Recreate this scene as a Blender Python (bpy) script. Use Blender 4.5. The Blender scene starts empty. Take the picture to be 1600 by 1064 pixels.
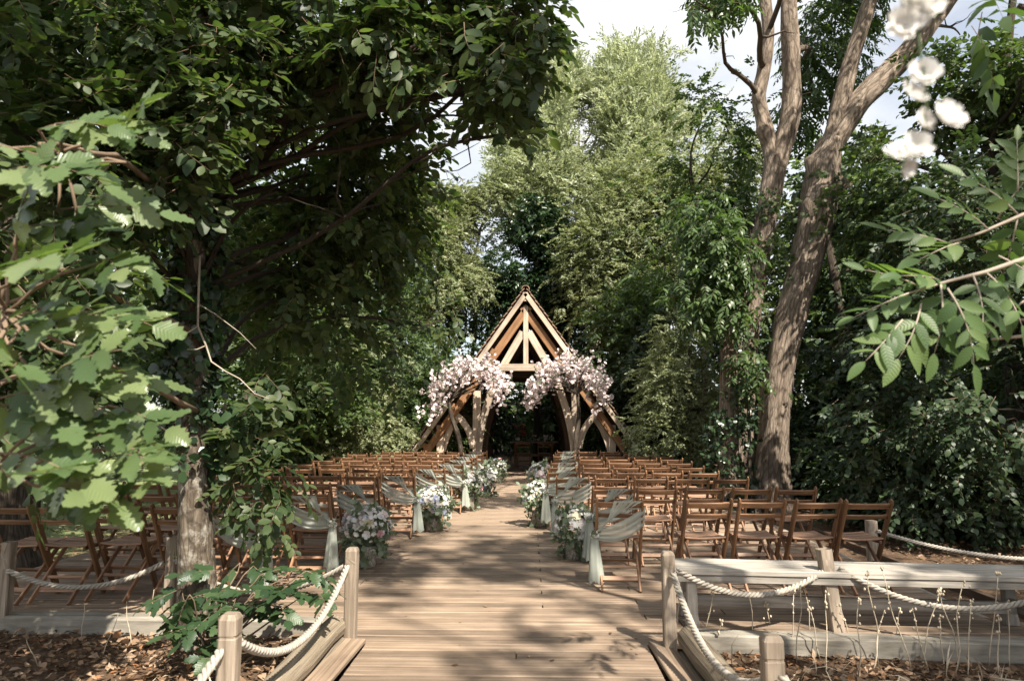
import bpy, bmesh, math, random
import numpy as np
from mathutils import Vector, Matrix
R = math.radians
random.seed(7)
SC = bpy.context.scene
COL = SC.collection

# ------------------------------------------------------------------ camera
FPX = 1067.0                      # focal length in photo pixels (1600 wide)
CAMZ, PITCH, YAW = 1.54, R(6.58), math.atan(28/1067.0)
cd = bpy.data.cameras.new('camera'); cam = bpy.data.objects.new('camera', cd); COL.objects.link(cam)
cam.location = (0, 0, CAMZ); cam.rotation_euler = (R(90)+PITCH, 0, YAW)
cd.sensor_fit = 'HORIZONTAL'; cd.sensor_width = 36.0; cd.lens = 36.0*FPX/1600
cd.clip_start = 0.05; cd.clip_end = 2000
cd.dof.use_dof = True; cd.dof.focus_distance = 9.0; cd.dof.aperture_fstop = 3.5
SC.camera = cam
CAM_R = cam.rotation_euler.to_matrix()

# ------------------------------------------------------------------ sky, sun, exposure
SUN_EL, SUN_AZ = R(50), R(150)    # azimuth clockwise from +Y: behind the camera, to its right
SUN_DIR = Vector((math.sin(SUN_AZ)*math.cos(SUN_EL), math.cos(SUN_AZ)*math.cos(SUN_EL), math.sin(SUN_EL)))
W = bpy.data.worlds.new('World'); SC.world = W; W.use_nodes = True
nt = W.node_tree; nt.nodes.clear()
sky = nt.nodes.new('ShaderNodeTexSky'); sky.sky_type = 'NISHITA'; sky.sun_disc = False
sky.sun_elevation = SUN_EL; sky.sun_rotation = SUN_AZ; sky.air_density = 1.0; sky.dust_density = 2.0; sky.ozone_density = 1.0
tc = nt.nodes.new('ShaderNodeTexCoord')
mp = nt.nodes.new('ShaderNodeMapping'); mp.inputs['Scale'].default_value = (1.6, 1.6, 3.2); mp.inputs['Location'].default_value = (0.9, 0.2, 0.6)
cn = nt.nodes.new('ShaderNodeTexNoise'); cn.inputs['Scale'].default_value = 1.5; cn.inputs['Detail'].default_value = 7; cn.inputs['Roughness'].default_value = 0.55
cr = nt.nodes.new('ShaderNodeValToRGB'); cr.color_ramp.elements[0].position = 0.42; cr.color_ramp.elements[1].position = 0.70; cr.color_ramp.elements[0].color = (0.36, 0.36, 0.36, 1)
mx = nt.nodes.new('ShaderNodeMixRGB'); mx.inputs['Color2'].default_value = (6.6, 6.6, 6.5, 1)
bg = nt.nodes.new('ShaderNodeBackground'); bg.inputs['Strength'].default_value = 0.078
wo = nt.nodes.new('ShaderNodeOutputWorld')
L = nt.links.new
L(tc.outputs['Generated'], mp.inputs['Vector']); L(mp.outputs[0], cn.inputs['Vector']); L(cn.outputs['Fac'], cr.inputs['Fac'])
L(cr.outputs['Color'], mx.inputs['Fac']); L(sky.outputs[0], mx.inputs['Color1']); L(mx.outputs[0], bg.inputs['Color']); L(bg.outputs[0], wo.inputs['Surface'])
sd = bpy.data.lights.new('sun', 'SUN'); sd.energy = 5.0; sd.angle = R(0.55); sd.color = (1.0, 0.92, 0.80)
sun = bpy.data.objects.new('sun', sd); COL.objects.link(sun); sun.location = (12, -9, 22)
sun.rotation_euler = (-SUN_DIR).to_track_quat('-Z', 'Y').to_euler()
SC.view_settings.view_transform = 'Standard'; SC.view_settings.look = 'None'
SC.view_settings.exposure = 1.3; SC.view_settings.gamma = 1.0; SC.view_settings.use_curve_mapping = False
SC.render.engine = 'CYCLES'
SC.cycles.max_bounces = 6; SC.cycles.transparent_max_bounces = 8; SC.cycles.diffuse_bounces = 3; SC.cycles.glossy_bounces = 2; SC.cycles.transmission_bounces = 3

# pixel -> direction -> point (distance always comes from a plane the thing stands on or at)
def ray(px, py):
    return CAM_R @ Vector(((px-800)/FPX, -(py-532)/FPX, -1.0))
def AT(px, py, Y):
    d = ray(px, py); t = Y/d.y; return Vector((0, 0, CAMZ)) + d*t
def GR(px, py, z=0.0):
    d = ray(px, py); t = (z-CAMZ)/d.z; return Vector((0, 0, CAMZ)) + d*t

# ------------------------------------------------------------------ materials
def newmat(name):
    m = bpy.data.materials.new(name); m.use_nodes = True
    n = m.node_tree; b = n.nodes['Principled BSDF']; return m, n, b, n.links.new
def ramp(n, stops):
    r = n.nodes.new('ShaderNodeValToRGB'); e = r.color_ramp.elements
    while len(e) < len(stops): e.new(0.5)
    for i, (p, c) in enumerate(stops): e[i].position = p; e[i].color = (*c, 1)
    return r
def m_wood(name, dark, mid, light, rough=0.6, su=1.6, sv=42.0, bump=0.25, spec=0.35, weather=None):
    m, n, b, l = newmat(name)
    uv = n.nodes.new('ShaderNodeUVMap'); uv.uv_map = 'UVMap'
    oi = n.nodes.new('ShaderNodeObjectInfo')
    ad = n.nodes.new('ShaderNodeVectorMath'); ad.operation = 'MULTIPLY_ADD'
    cmb = n.nodes.new('ShaderNodeCombineXYZ'); l(oi.outputs['Random'], cmb.inputs[0]); l(oi.outputs['Random'], cmb.inputs[1]); l(oi.outputs['Random'], cmb.inputs[2])
    l(cmb.outputs[0], ad.inputs[0]); ad.inputs[1].default_value = (37, 11, 23); l(uv.outputs[0], ad.inputs[2])
    mp = n.nodes.new('ShaderNodeMapping'); mp.inputs['Scale'].default_value = (su, sv, 1); l(ad.outputs[0], mp.inputs[0])
    no = n.nodes.new('ShaderNodeTexNoise'); no.inputs['Scale'].default_value = 1.0; no.inputs['Detail'].default_value = 6; no.inputs['Roughness'].default_value = 0.65; no.inputs['Distortion'].default_value = 0.4
    l(mp.outputs[0], no.inputs['Vector'])
    r = ramp(n, [(0.28, dark), (0.5, mid), (0.74, light)]); l(no.outputs['Fac'], r.inputs[0])
    big = n.nodes.new('ShaderNodeTexNoise'); big.inputs['Scale'].default_value = 3.0; big.inputs['Detail'].default_value = 4; l(ad.outputs[0], big.inputs['Vector'])
    hs = n.nodes.new('ShaderNodeHueSaturation'); l(r.outputs[0], hs.inputs['Color'])
    ma = n.nodes.new('ShaderNodeMath'); ma.operation = 'MULTIPLY_ADD'; l(oi.outputs['Random'], ma.inputs[0]); ma.inputs[1].default_value = 0.5
    mb = n.nodes.new('ShaderNodeMath'); mb.operation = 'MULTIPLY_ADD'; l(big.outputs['Fac'], mb.inputs[0]); mb.inputs[1].default_value = 0.9; mb.inputs[2].default_value = 0.28
    l(mb.outputs[0], ma.inputs[2]); l(ma.outputs[0], hs.inputs['Value'])
    l(hs.outputs[0], b.inputs['Base Color'])
    b.inputs['Roughness'].default_value = rough; b.inputs['Specular IOR Level'].default_value = spec
    bp = n.nodes.new('ShaderNodeBump'); bp.inputs['Strength'].default_value = bump; bp.inputs['Distance'].default_value = 0.004
    l(no.outputs['Fac'], bp.inputs['Height']); l(bp.outputs[0], b.inputs['Normal'])
    return m
def m_bark(name, dark, mid, light, su=3.0, sv=1.0, bump=0.8, blotch=None, dist=0.03):
    m, n, b, l = newmat(name)
    uv = n.nodes.new('ShaderNodeUVMap'); uv.uv_map = 'UVMap'
    mp = n.nodes.new('ShaderNodeMapping'); mp.inputs['Scale'].default_value = (su, sv*12, 1); l(uv.outputs[0], mp.inputs[0])
    no = n.nodes.new('ShaderNodeTexNoise'); no.inputs['Scale'].default_value = 1.3; no.inputs['Detail'].default_value = 8; no.inputs['Roughness'].default_value = 0.7; no.inputs['Distortion'].default_value = 0.7
    l(mp.outputs[0], no.inputs['Vector'])
    r = ramp(n, [(0.3, dark), (0.52, mid), (0.72, light)]); l(no.outputs['Fac'], r.inputs[0])
    out = r.outputs[0]
    if blotch:
        g = n.nodes.new('ShaderNodeTexCoord'); b2 = n.nodes.new('ShaderNodeTexNoise'); b2.inputs['Scale'].default_value = 7; b2.inputs['Detail'].default_value = 6; b2.inputs['Roughness'].default_value = 0.7
        l(g.outputs['Object'], b2.inputs['Vector'])
        rr = ramp(n, [(0.5, (0, 0, 0)), (0.66, (1, 1, 1))]); l(b2.outputs['Fac'], rr.inputs[0])
        mx = n.nodes.new('ShaderNodeMixRGB'); l(rr.outputs[0], mx.inputs[0]); l(out, mx.inputs[1]); mx.inputs[2].default_value = (*blotch, 1); out = mx.outputs[0]
    vo = n.nodes.new('ShaderNodeTexVoronoi'); vo.feature = 'DISTANCE_TO_EDGE'; mp2 = n.nodes.new('ShaderNodeMapping'); mp2.inputs['Scale'].default_value = (su*2.2, sv*16, 1)
    wp = n.nodes.new('ShaderNodeMixRGB'); wp.blend_type = 'ADD'; wp.inputs[0].default_value = 0.05; l(uv.outputs[0], wp.inputs[1]); l(no.outputs['Color'], wp.inputs[2])
    l(wp.outputs[0], mp2.inputs[0]); l(mp2.outputs[0], vo.inputs['Vector']); vo.inputs['Scale'].default_value = 1.0
    vr = ramp(n, [(0.0, (0.35, 0.33, 0.32)), (0.16, (1, 1, 1))]); l(vo.outputs['Distance'], vr.inputs[0])
    mm = n.nodes.new('ShaderNodeMixRGB'); mm.blend_type = 'MULTIPLY'; mm.inputs[0].default_value = 0.75; l(out, mm.inputs[1]); l(vr.outputs[0], mm.inputs[2]); out = mm.outputs[0]
    l(out, b.inputs['Base Color']); b.inputs['Roughness'].default_value = 0.9; b.inputs['Specular IOR Level'].default_value = 0.2
    bp = n.nodes.new('ShaderNodeBump'); bp.inputs['Strength'].default_value = bump; bp.inputs['Distance'].default_value = dist
    l(no.outputs['Fac'], bp.inputs['Height']); l(bp.outputs[0], b.inputs['Normal'])
    return m
def m_leaf(name, cols, trans=0.35, tcol=None, rough=0.42, spec=0.5, objrand=False):
    m, n, b, l = newmat(name)
    if objrand:
        g = n.nodes.new('ShaderNodeObjectInfo'); src = g.outputs['Random']
    else:
        g = n.nodes.new('ShaderNodeNewGeometry'); src = g.outputs['Random Per Island']
    k = len(cols)
    r = ramp(n, [(i/(k-1), c) for i, c in enumerate(cols)]); l(src, r.inputs[0])
    l(r.outputs[0], b.inputs['Base Color'])
    b.inputs['Roughness'].default_value = rough; b.inputs['Specular IOR Level'].default_value = spec
    if objrand:                       # side veins in the leaf's own coordinates
        t = n.nodes.new('ShaderNodeTexCoord'); sx = n.nodes.new('ShaderNodeSeparateXYZ'); l(t.outputs['Object'], sx.inputs[0])
        ab = n.nodes.new('ShaderNodeMath'); ab.operation = 'ABSOLUTE'; l(sx.outputs['Y'], ab.inputs[0])
        ma = n.nodes.new('ShaderNodeMath'); ma.operation = 'MULTIPLY_ADD'; l(ab.outputs[0], ma.inputs[0]); ma.inputs[1].default_value = -0.75; l(sx.outputs['X'], ma.inputs[2])
        mm = n.nodes.new('ShaderNodeMath'); mm.operation = 'MULTIPLY'; l(ma.outputs[0], mm.inputs[0]); mm.inputs[1].default_value = 58.0
        sn = n.nodes.new('ShaderNodeMath'); sn.operation = 'SINE'; l(mm.outputs[0], sn.inputs[0])
        bp = n.nodes.new('ShaderNodeBump'); bp.inputs['Strength'].default_value = 0.10; bp.inputs['Distance'].default_value = 0.02; l(sn.outputs[0], bp.inputs['Height']); l(bp.outputs[0], b.inputs['Normal'])
    tr = n.nodes.new('ShaderNodeBsdfTranslucent')
    mu = n.nodes.new('ShaderNodeMixRGB'); mu.blend_type = 'MULTIPLY'; mu.inputs[0].default_value = 1; l(r.outputs[0], mu.inputs[1]); mu.inputs[2].default_value = (*(tcol or (1.5, 1.7, 0.7)), 1)
    l(mu.outputs[0], tr.inputs['Color'])
    ms = n.nodes.new('ShaderNodeMixShader'); ms.inputs[0].default_value = trans
    l(b.outputs[0], ms.inputs[1]); l(tr.outputs[0], ms.inputs[2])
    l(ms.outputs[0], n.nodes['Material Output'].inputs['Surface'])
    return m
def m_plain(name, c, rough=0.6, var=0.15, scale=20, spec=0.3, bump=0.0, objrand=0.0):
    m, n, b, l = newmat(name)
    t = n.nodes.new('ShaderNodeTexCoord'); no = n.nodes.new('ShaderNodeTexNoise'); no.inputs['Scale'].default_value = scale; no.inputs['Detail'].default_value = 5
    l(t.outputs['Object'], no.inputs['Vector'])
    r = ramp(n, [(0.3, tuple(x*(1-var) for x in c)), (0.7, tuple(min(1, x*(1+var)) for x in c))]); l(no.outputs['Fac'], r.inputs[0]); l(r.outputs[0], b.inputs['Base Color'])
    b.inputs['Roughness'].default_value = rough; b.inputs['Specular IOR Level'].default_value = spec
    if bump:
        bp = n.nodes.new('ShaderNodeBump'); bp.inputs['Strength'].default_value = bump; bp.inputs['Distance'].default_value = 0.01; l(no.outputs['Fac'], bp.inputs['Height']); l(bp.outputs[0], b.inputs['Normal'])
    return m
def m_cloth(name, c):
    m, n, b, l = newmat(name)
    b.inputs['Base Color'].default_value = (*c, 1); b.inputs['Roughness'].default_value = 0.85; b.inputs['Specular IOR Level'].default_value = 0.15
    t = n.nodes.new('ShaderNodeTexCoord'); no = n.nodes.new('ShaderNodeTexNoise'); no.inputs['Scale'].default_value = 350; l(t.outputs['Object'], no.inputs['Vector'])
    bp = n.nodes.new('ShaderNodeBump'); bp.inputs['Strength'].default_value = 0.2; bp.inputs['Distance'].default_value = 0.002; l(no.outputs['Fac'], bp.inputs['Height']); l(bp.outputs[0], b.inputs['Normal'])
    tr = n.nodes.new('ShaderNodeBsdfTranslucent'); tr.inputs['Color'].default_value = (*c, 1)
    ms = n.nodes.new('ShaderNodeMixShader'); ms.inputs[0].default_value = 0.3; l(b.outputs[0], ms.inputs[1]); l(tr.outputs[0], ms.inputs[2])
    tp = n.nodes.new('ShaderNodeBsdfTransparent'); m2 = n.nodes.new('ShaderNodeMixShader'); m2.inputs[0].default_value = 0.16; l(ms.outputs[0], m2.inputs[1]); l(tp.outputs[0], m2.inputs[2]); l(m2.outputs[0], n.nodes['Material Output'].inputs['Surface'])
    return m

M = {}
M['deck'] = m_wood('deck_wood', (0.105, 0.074, 0.051), (0.22, 0.161, 0.114), (0.34, 0.264, 0.196), rough=0.72, su=0.9, sv=34, bump=0.3, spec=0.25)
M['chair'] = m_wood('chair_wood', (0.07, 0.034, 0.016), (0.175, 0.088, 0.042), (0.32, 0.18, 0.095), rough=0.48, su=3, sv=60, bump=0.12, spec=0.45)
M['chair_seat'] = m_wood('chair_seat_wood', (0.13, 0.068, 0.04), (0.25, 0.142, 0.088), (0.40, 0.26, 0.175), rough=0.5, su=3, sv=60, bump=0.15, spec=0.4)
M['chair_leg'] = m_wood('chair_leg_wood', (0.13, 0.066, 0.036), (0.26, 0.142, 0.08), (0.40, 0.245, 0.15), rough=0.5, su=3, sv=60, bump=0.15, spec=0.4)
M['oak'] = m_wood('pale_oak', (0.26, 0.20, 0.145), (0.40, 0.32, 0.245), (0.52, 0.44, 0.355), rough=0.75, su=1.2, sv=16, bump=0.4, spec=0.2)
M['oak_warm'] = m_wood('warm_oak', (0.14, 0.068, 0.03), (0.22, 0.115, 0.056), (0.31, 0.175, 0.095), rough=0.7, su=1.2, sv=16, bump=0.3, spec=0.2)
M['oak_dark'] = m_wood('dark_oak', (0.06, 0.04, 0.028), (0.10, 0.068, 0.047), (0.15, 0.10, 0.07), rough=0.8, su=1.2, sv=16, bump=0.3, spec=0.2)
M['post'] = m_wood('weathered_post', (0.125, 0.095, 0.068), (0.235, 0.19, 0.145), (0.36, 0.305, 0.245), rough=0.85, su=2.0, sv=26, bump=0.6, spec=0.15)
M['bench'] = m_wood('silvered_bench', (0.15, 0.135, 0.112), (0.275, 0.25, 0.215), (0.40, 0.37, 0.33), rough=0.85, su=2.0, sv=34, bump=0.6, spec=0.15)
M['kerb'] = m_wood('kerb_timber', (0.11, 0.098, 0.078), (0.22, 0.20, 0.165), (0.33, 0.305, 0.26), rough=0.9, su=2.0, sv=14, bump=0.6, spec=0.1)
M['log'] = m_wood('log_wood', (0.085, 0.068, 0.048), (0.19, 0.155, 0.112), (0.31, 0.265, 0.20), rough=0.9, su=2.4, sv=14, bump=0.8, spec=0.1)
M['tile'] = m_plain('clay_tile', (0.20, 0.13, 0.095), 0.85, 0.45, 5, 0.2, 0.5)
M['rope'] = m_plain('rope_fibre', (0.33, 0.30, 0.255), 0.9, 0.25, 40, 0.1, 0.3)
M['sash'] = m_cloth('sage_chiffon', (0.46, 0.49, 0.43))
M['beech_bark'] = m_bark('beech_bark', (0.055, 0.042, 0.03), (0.125, 0.10, 0.075), (0.24, 0.20, 0.15), su=3, sv=1.2, bump=0.9, blotch=(0.40, 0.375, 0.32))
M['ash_bark'] = m_bark('ash_bark', (0.10, 0.075, 0.056), (0.30, 0.238, 0.185), (0.48, 0.405, 0.33), su=1.5, sv=0.75, bump=1.0, dist=0.09)
M['dark_bark'] = m_bark('dark_bark', (0.04, 0.032, 0.025), (0.09, 0.072, 0.055), (0.17, 0.14, 0.11), su=2, sv=1.5, bump=1.0)
M['pale_bark'] = m_bark('pale_bark', (0.16, 0.13, 0.10), (0.30, 0.26, 0.21), (0.42, 0.38, 0.32), su=2, sv=1.2, bump=0.6)
M['twig'] = m_plain('twig_bark', (0.16, 0.115, 0.078), 0.85, 0.3, 9, 0.2)
M['twig_pale'] = m_plain('twig_bark_pale', (0.33, 0.28, 0.225), 0.8, 0.25, 9, 0.2)
M['birch'] = m_bark('birch_log_bark', (0.12, 0.095, 0.075), (0.42, 0.37, 0.31), (0.62, 0.57, 0.50), su=14, sv=0.25, bump=0.5, dist=0.01)
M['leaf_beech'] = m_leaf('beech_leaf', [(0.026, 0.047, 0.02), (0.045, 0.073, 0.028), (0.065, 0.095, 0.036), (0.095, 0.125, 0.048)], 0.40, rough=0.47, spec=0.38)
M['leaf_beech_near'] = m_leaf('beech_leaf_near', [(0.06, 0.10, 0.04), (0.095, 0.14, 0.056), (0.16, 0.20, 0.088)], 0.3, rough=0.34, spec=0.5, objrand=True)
M['leaf_dark'] = m_leaf('dark_leaf', [(0.02, 0.036, 0.018), (0.034, 0.058, 0.027), (0.055, 0.085, 0.035)], 0.22, rough=0.47, spec=0.38)
M['leaf_mid'] = m_leaf('mid_leaf', [(0.04, 0.068, 0.028), (0.065, 0.10, 0.038), (0.105, 0.145, 0.052)], 0.35, rough=0.47, spec=0.38)
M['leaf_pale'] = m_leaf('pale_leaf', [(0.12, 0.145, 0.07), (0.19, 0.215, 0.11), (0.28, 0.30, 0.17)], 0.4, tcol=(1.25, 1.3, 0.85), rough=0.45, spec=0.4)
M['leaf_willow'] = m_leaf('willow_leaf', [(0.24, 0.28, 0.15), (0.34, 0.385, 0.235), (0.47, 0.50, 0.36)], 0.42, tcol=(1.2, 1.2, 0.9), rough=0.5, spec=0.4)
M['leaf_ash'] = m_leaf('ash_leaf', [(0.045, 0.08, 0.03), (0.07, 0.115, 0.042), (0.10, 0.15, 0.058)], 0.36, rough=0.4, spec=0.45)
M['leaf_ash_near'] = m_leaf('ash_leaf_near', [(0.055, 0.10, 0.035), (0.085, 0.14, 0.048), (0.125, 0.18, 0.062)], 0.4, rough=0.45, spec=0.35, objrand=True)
M['leaf_sucker'] = m_leaf('sucker_leaf', [(0.022, 0.046, 0.02), (0.034, 0.066, 0.027), (0.055, 0.09, 0.036)], 0.25, rough=0.4, spec=0.4, objrand=True)
M['leaf_ivy'] = m_leaf('ivy_leaf', [(0.014, 0.03, 0.014), (0.024, 0.05, 0.02), (0.045, 0.08, 0.032)], 0.12, rough=0.34, spec=0.5)
M['leaf_euca'] = m_leaf('eucalyptus_leaf', [(0.09, 0.12, 0.075), (0.15, 0.19, 0.12), (0.25, 0.29, 0.21)], 0.25, rough=0.5)
M['petal_white'] = m_leaf('white_petal', [(0.62, 0.60, 0.56), (0.74, 0.72, 0.69), (0.80, 0.79, 0.77)], 0.3, tcol=(1, 1, 1), rough=0.6, spec=0.2)
M['petal_blush'] = m_leaf('blush_petal', [(0.70, 0.58, 0.58), (0.79, 0.70, 0.69), (0.85, 0.80, 0.78)], 0.35, tcol=(1, 0.96, 0.96), rough=0.6, spec=0.2)
M['petal_pink'] = m_leaf('pink_petal', [(0.66, 0.38, 0.42), (0.75, 0.50, 0.52)], 0.3, tcol=(1, 0.9, 0.9), rough=0.6, spec=0.2)
M['petal_cream'] = m_leaf('cream_petal', [(0.70, 0.62, 0.42), (0.78, 0.72, 0.56)], 0.3, tcol=(1, 1, 0.9), rough=0.6, spec=0.2)
M['petal_blue'] = m_leaf('blue_petal', [(0.42, 0.47, 0.66), (0.58, 0.62, 0.76)], 0.3, tcol=(0.9, 0.95, 1), rough=0.6, spec=0.2)
M['petal_red'] = m_leaf('red_petal', [(0.45, 0.07, 0.08), (0.6, 0.16, 0.15)], 0.3, tcol=(1, 0.6, 0.6), rough=0.6, spec=0.2)
M['stalk'] = m_plain('dry_stalk', (0.50, 0.42, 0.31), 0.85, 0.25, 30, 0.15)
M['litter'] = m_leaf('leaf_litter', [(0.07, 0.042, 0.026), (0.15, 0.092, 0.055), (0.24, 0.16, 0.10), (0.33, 0.24, 0.165), (0.24, 0.105, 0.04)], 0.08, tcol=(1, 0.8, 0.5), rough=0.8, spec=0.15)
M['glass'] = m_plain('dark_metal', (0.03, 0.03, 0.03), 0.4, 0.1)
# ground: brown leaf mould with moss, opening to mown grass beyond the wood
def m_ground():
    m, n, b, l = newmat('ground_soil')
    t = n.nodes.new('ShaderNodeTexCoord')
    n1 = n.nodes.new('ShaderNodeTexNoise'); n1.inputs['Scale'].default_value = 24; n1.inputs['Detail'].default_value = 8; n1.inputs['Roughness'].default_value = 0.75; l(t.outputs['Object'], n1.inputs['Vector'])
    r1 = ramp(n, [(0.3, (0.045, 0.028, 0.018)), (0.5, (0.115, 0.075, 0.048)), (0.7, (0.21, 0.145, 0.095))]); l(n1.outputs['Fac'], r1.inputs[0])
    n2 = n.nodes.new('ShaderNodeTexNoise'); n2.inputs['Scale'].default_value = 60; n2.inputs['Detail'].default_value = 6; l(t.outputs['Object'], n2.inputs['Vector'])
    r2 = ramp(n, [(0.3, (0.10, 0.13, 0.05)), (0.7, (0.24, 0.28, 0.13))]); l(n2.outputs['Fac'], r2.inputs[0])
    sx = n.nodes.new('ShaderNodeSeparateXYZ'); l(t.outputs['Object'], sx.inputs[0])
    n3 = n.nodes.new('ShaderNodeTexNoise'); n3.inputs['Scale'].default_value = 0.5; n3.inputs['Detail'].default_value = 4; l(t.outputs['Object'], n3.inputs['Vector'])
    # grass west of the deck (x < -6.2) and far beyond the wood
    a = n.nodes.new('ShaderNodeMath'); a.operation = 'MULTIPLY_ADD'; l(n3.outputs['Fac'], a.inputs[0]); a.inputs[1].default_value = 2.5; l(sx.outputs['X'], a.inputs[2])
    lt = n.nodes.new('ShaderNodeMapRange'); lt.inputs['From Min'].default_value = -4.4; lt.inputs['From Max'].default_value = -5.2; l(a.outputs[0], lt.inputs['Value'])
    mx = n.nodes.new('ShaderNodeMixRGB'); l(lt.outputs[0], mx.inputs[0]); l(r1.outputs[0], mx.inputs[1]); l(r2.outputs[0], mx.inputs[2]); l(mx.outputs[0], b.inputs['Base Color'])
    b.inputs['Roughness'].default_value = 0.95; b.inputs['Specular IOR Level'].default_value = 0.1
    bp = n.nodes.new('ShaderNodeBump'); bp.inputs['Strength'].default_value = 0.9; bp.inputs['Distance'].default_value = 0.03; l(n1.outputs['Fac'], bp.inputs['Height']); l(bp.outputs[0], b.inputs['Normal'])
    return m
M['ground'] = m_ground()

# ------------------------------------------------------------------ helpers
def link(name, me, parent=None, loc=None):
    o = bpy.data.objects.new(name, me); COL.objects.link(o)
    if parent: o.parent = parent
    if loc is not None: o.location = loc
    return o
def tag(o, label, cat, group=None):
    o['label'] = label; o['category'] = cat
    if group: o['group'] = group
    return o
def thing(name, label, cat, loc=(0, 0, 0), rz=0.0, group=None):
    o = link(name, None, None, loc); o.rotation_euler = (0, 0, rz); o.empty_display_size = 0.1
    return tag(o, label, cat, group)
def structure(o): o['kind'] = 'structure'; return o
def stuff(o): o['kind'] = 'stuff'; return o
def copy_tree(o, parent=None, loc=None, rz=None):
    c = o.copy(); COL.objects.link(c); c.parent = parent
    for ch in KIDS.get(o.name, []): copy_tree(ch, c)
    if loc is not None: c.location = loc
    if rz is not None: c.rotation_euler = (0, 0, rz)
    return c
KIDS = {}
def kids(o): 
    for ch in o.children: kids(ch)
    KIDS[o.name] = list(o.children)

def oct_section(w, h, c):
    a, b = w/2, h/2; c = min(c, a*0.9, b*0.9)
    return [(-a+c, -b), (a-c, -b), (a, -b+c), (a, b-c), (a-c, b), (-a+c, b), (-a, b-c), (-a, -b+c)]
def ngon(n, r=1.0): return [(r*math.cos(2*math.pi*i/n), r*math.sin(2*math.pi*i/n)) for i in range(n)]
class MB:
    def __init__(s): s.v = []; s.f = []; s.uv = []; s.mi = []
    def face(s, idx, uv, mi=0): s.f.append(idx); s.uv.append(uv); s.mi.append(mi)
    def sweep(s, pts, sec, up=(0, 0, 1), scale=None, mi=0, caps=True, jit=0.0, rnd=None):
        pts = [Vector(p) for p in pts]; n = len(sec); base = len(s.v); up = Vector(up); L = 0.0; us = []
        per = [0.0]
        for i in range(n):
            a, b = sec[i], sec[(i+1) % n]; per.append(per[-1]+math.hypot(b[0]-a[0], b[1]-a[1]))
        for i, p in enumerate(pts):
            t = (pts[min(i+1, len(pts)-1)]-pts[max(i-1, 0)]).normalized()
            sd_ = t.cross(up)
            if sd_.length < 1e-4: sd_ = t.cross(Vector((1, 0, 0)))
            sd_.normalize(); bb = sd_.cross(t)
            if i: L += (p-pts[i-1]).length
            us.append(L); k = scale[i] if scale else 1.0
            for (a, b) in sec:
                q = p + sd_*(a*k) + bb*(b*k)
                if jit: q = q + Vector((rnd.uniform(-jit, jit), rnd.uniform(-jit, jit), rnd.uniform(-jit, jit)))
                s.v.append(q)
        for i in range(len(pts)-1):
            for j in range(n):
                j2 = (j+1) % n; a = base+i*n
                s.face((a+j, a+j2, a+n+j2, a+n+j), ((us[i], per[j]), (us[i], per[j+1]), (us[i+1], per[j+1]), (us[i+1], per[j])), mi)
        if caps:
            s.face(tuple(base+j for j in reversed(range(n))), tuple((sec[j][0]*0.2, sec[j][1]) for j in reversed(range(n))), mi)
            e = base+(len(pts)-1)*n
            s.face(tuple(e+j for j in range(n)), tuple((sec[j][0]*0.2, sec[j][1]) for j in range(n)), mi)
        return s
    def bar(s, p0, p1, w, h, up=(0, 0, 1), c=0.004, bow=None, seg=1, mi=0):
        p0, p1 = Vector(p0), Vector(p1)
        if bow is None: pts = [p0.lerp(p1, i/seg) for i in range(seg+1)]
        else:
            bow = Vector(bow); seg = max(seg, 6)
            pts = [p0.lerp(p1, i/seg)+bow*(1-(2*i/seg-1)**2) for i in range(seg+1)]
        return s.sweep(pts, oct_section(w, h, c), up, mi=mi)
    def tube(s, pts, radii, n=8, mi=0, up=(0.3, 0.9, 0.1), caps=True):
        return s.sweep(pts, ngon(n), up, scale=radii, mi=mi, caps=caps)
    def mesh(s, name, mats, smooth=False):
        me = bpy.data.meshes.new(name); me.from_pydata([tuple(v) for v in s.v], [], s.f)
        u = me.uv_layers.new(name='UVMap'); flat = []
        for q in s.uv:
            for (a, b) in q: flat += [a, b]
        u.data.foreach_set('uv', flat)
        for m in (mats if isinstance(mats, (list, tuple)) else [mats]): me.materials.append(m)
        if any(s.mi): me.polygons.foreach_set('material_index', s.mi)
        if smooth: me.polygons.foreach_set('use_smooth', [True]*len(s.f))
        me.update(); return me
    def build(s, name, mats, parent=None, smooth=False, loc=None):
        return link(name, s.mesh(name, mats, smooth), parent, loc)

def np_mesh(name, V, T, mats, mi=None, smooth=False):
    me = bpy.data.meshes.new(name); V = np.ascontiguousarray(V, np.float32); T = np.ascontiguousarray(T, np.int32)
    me.vertices.add(len(V)); me.vertices.foreach_set('co', V.ravel())
    me.loops.add(T.size); me.loops.foreach_set('vertex_index', T.ravel())
    me.polygons.add(len(T)); me.polygons.foreach_set('loop_start', np.arange(0, T.size, 3, dtype=np.int32))
    for m in (mats if isinstance(mats, (list, tuple)) else [mats]): me.materials.append(m)
    if mi is not None: me.polygons.foreach_set('material_index', np.ascontiguousarray(mi, np.int32))
    if smooth: me.polygons.foreach_set('use_smooth', np.ones(len(T), bool))
    me.update(calc_edges=True); return me

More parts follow.
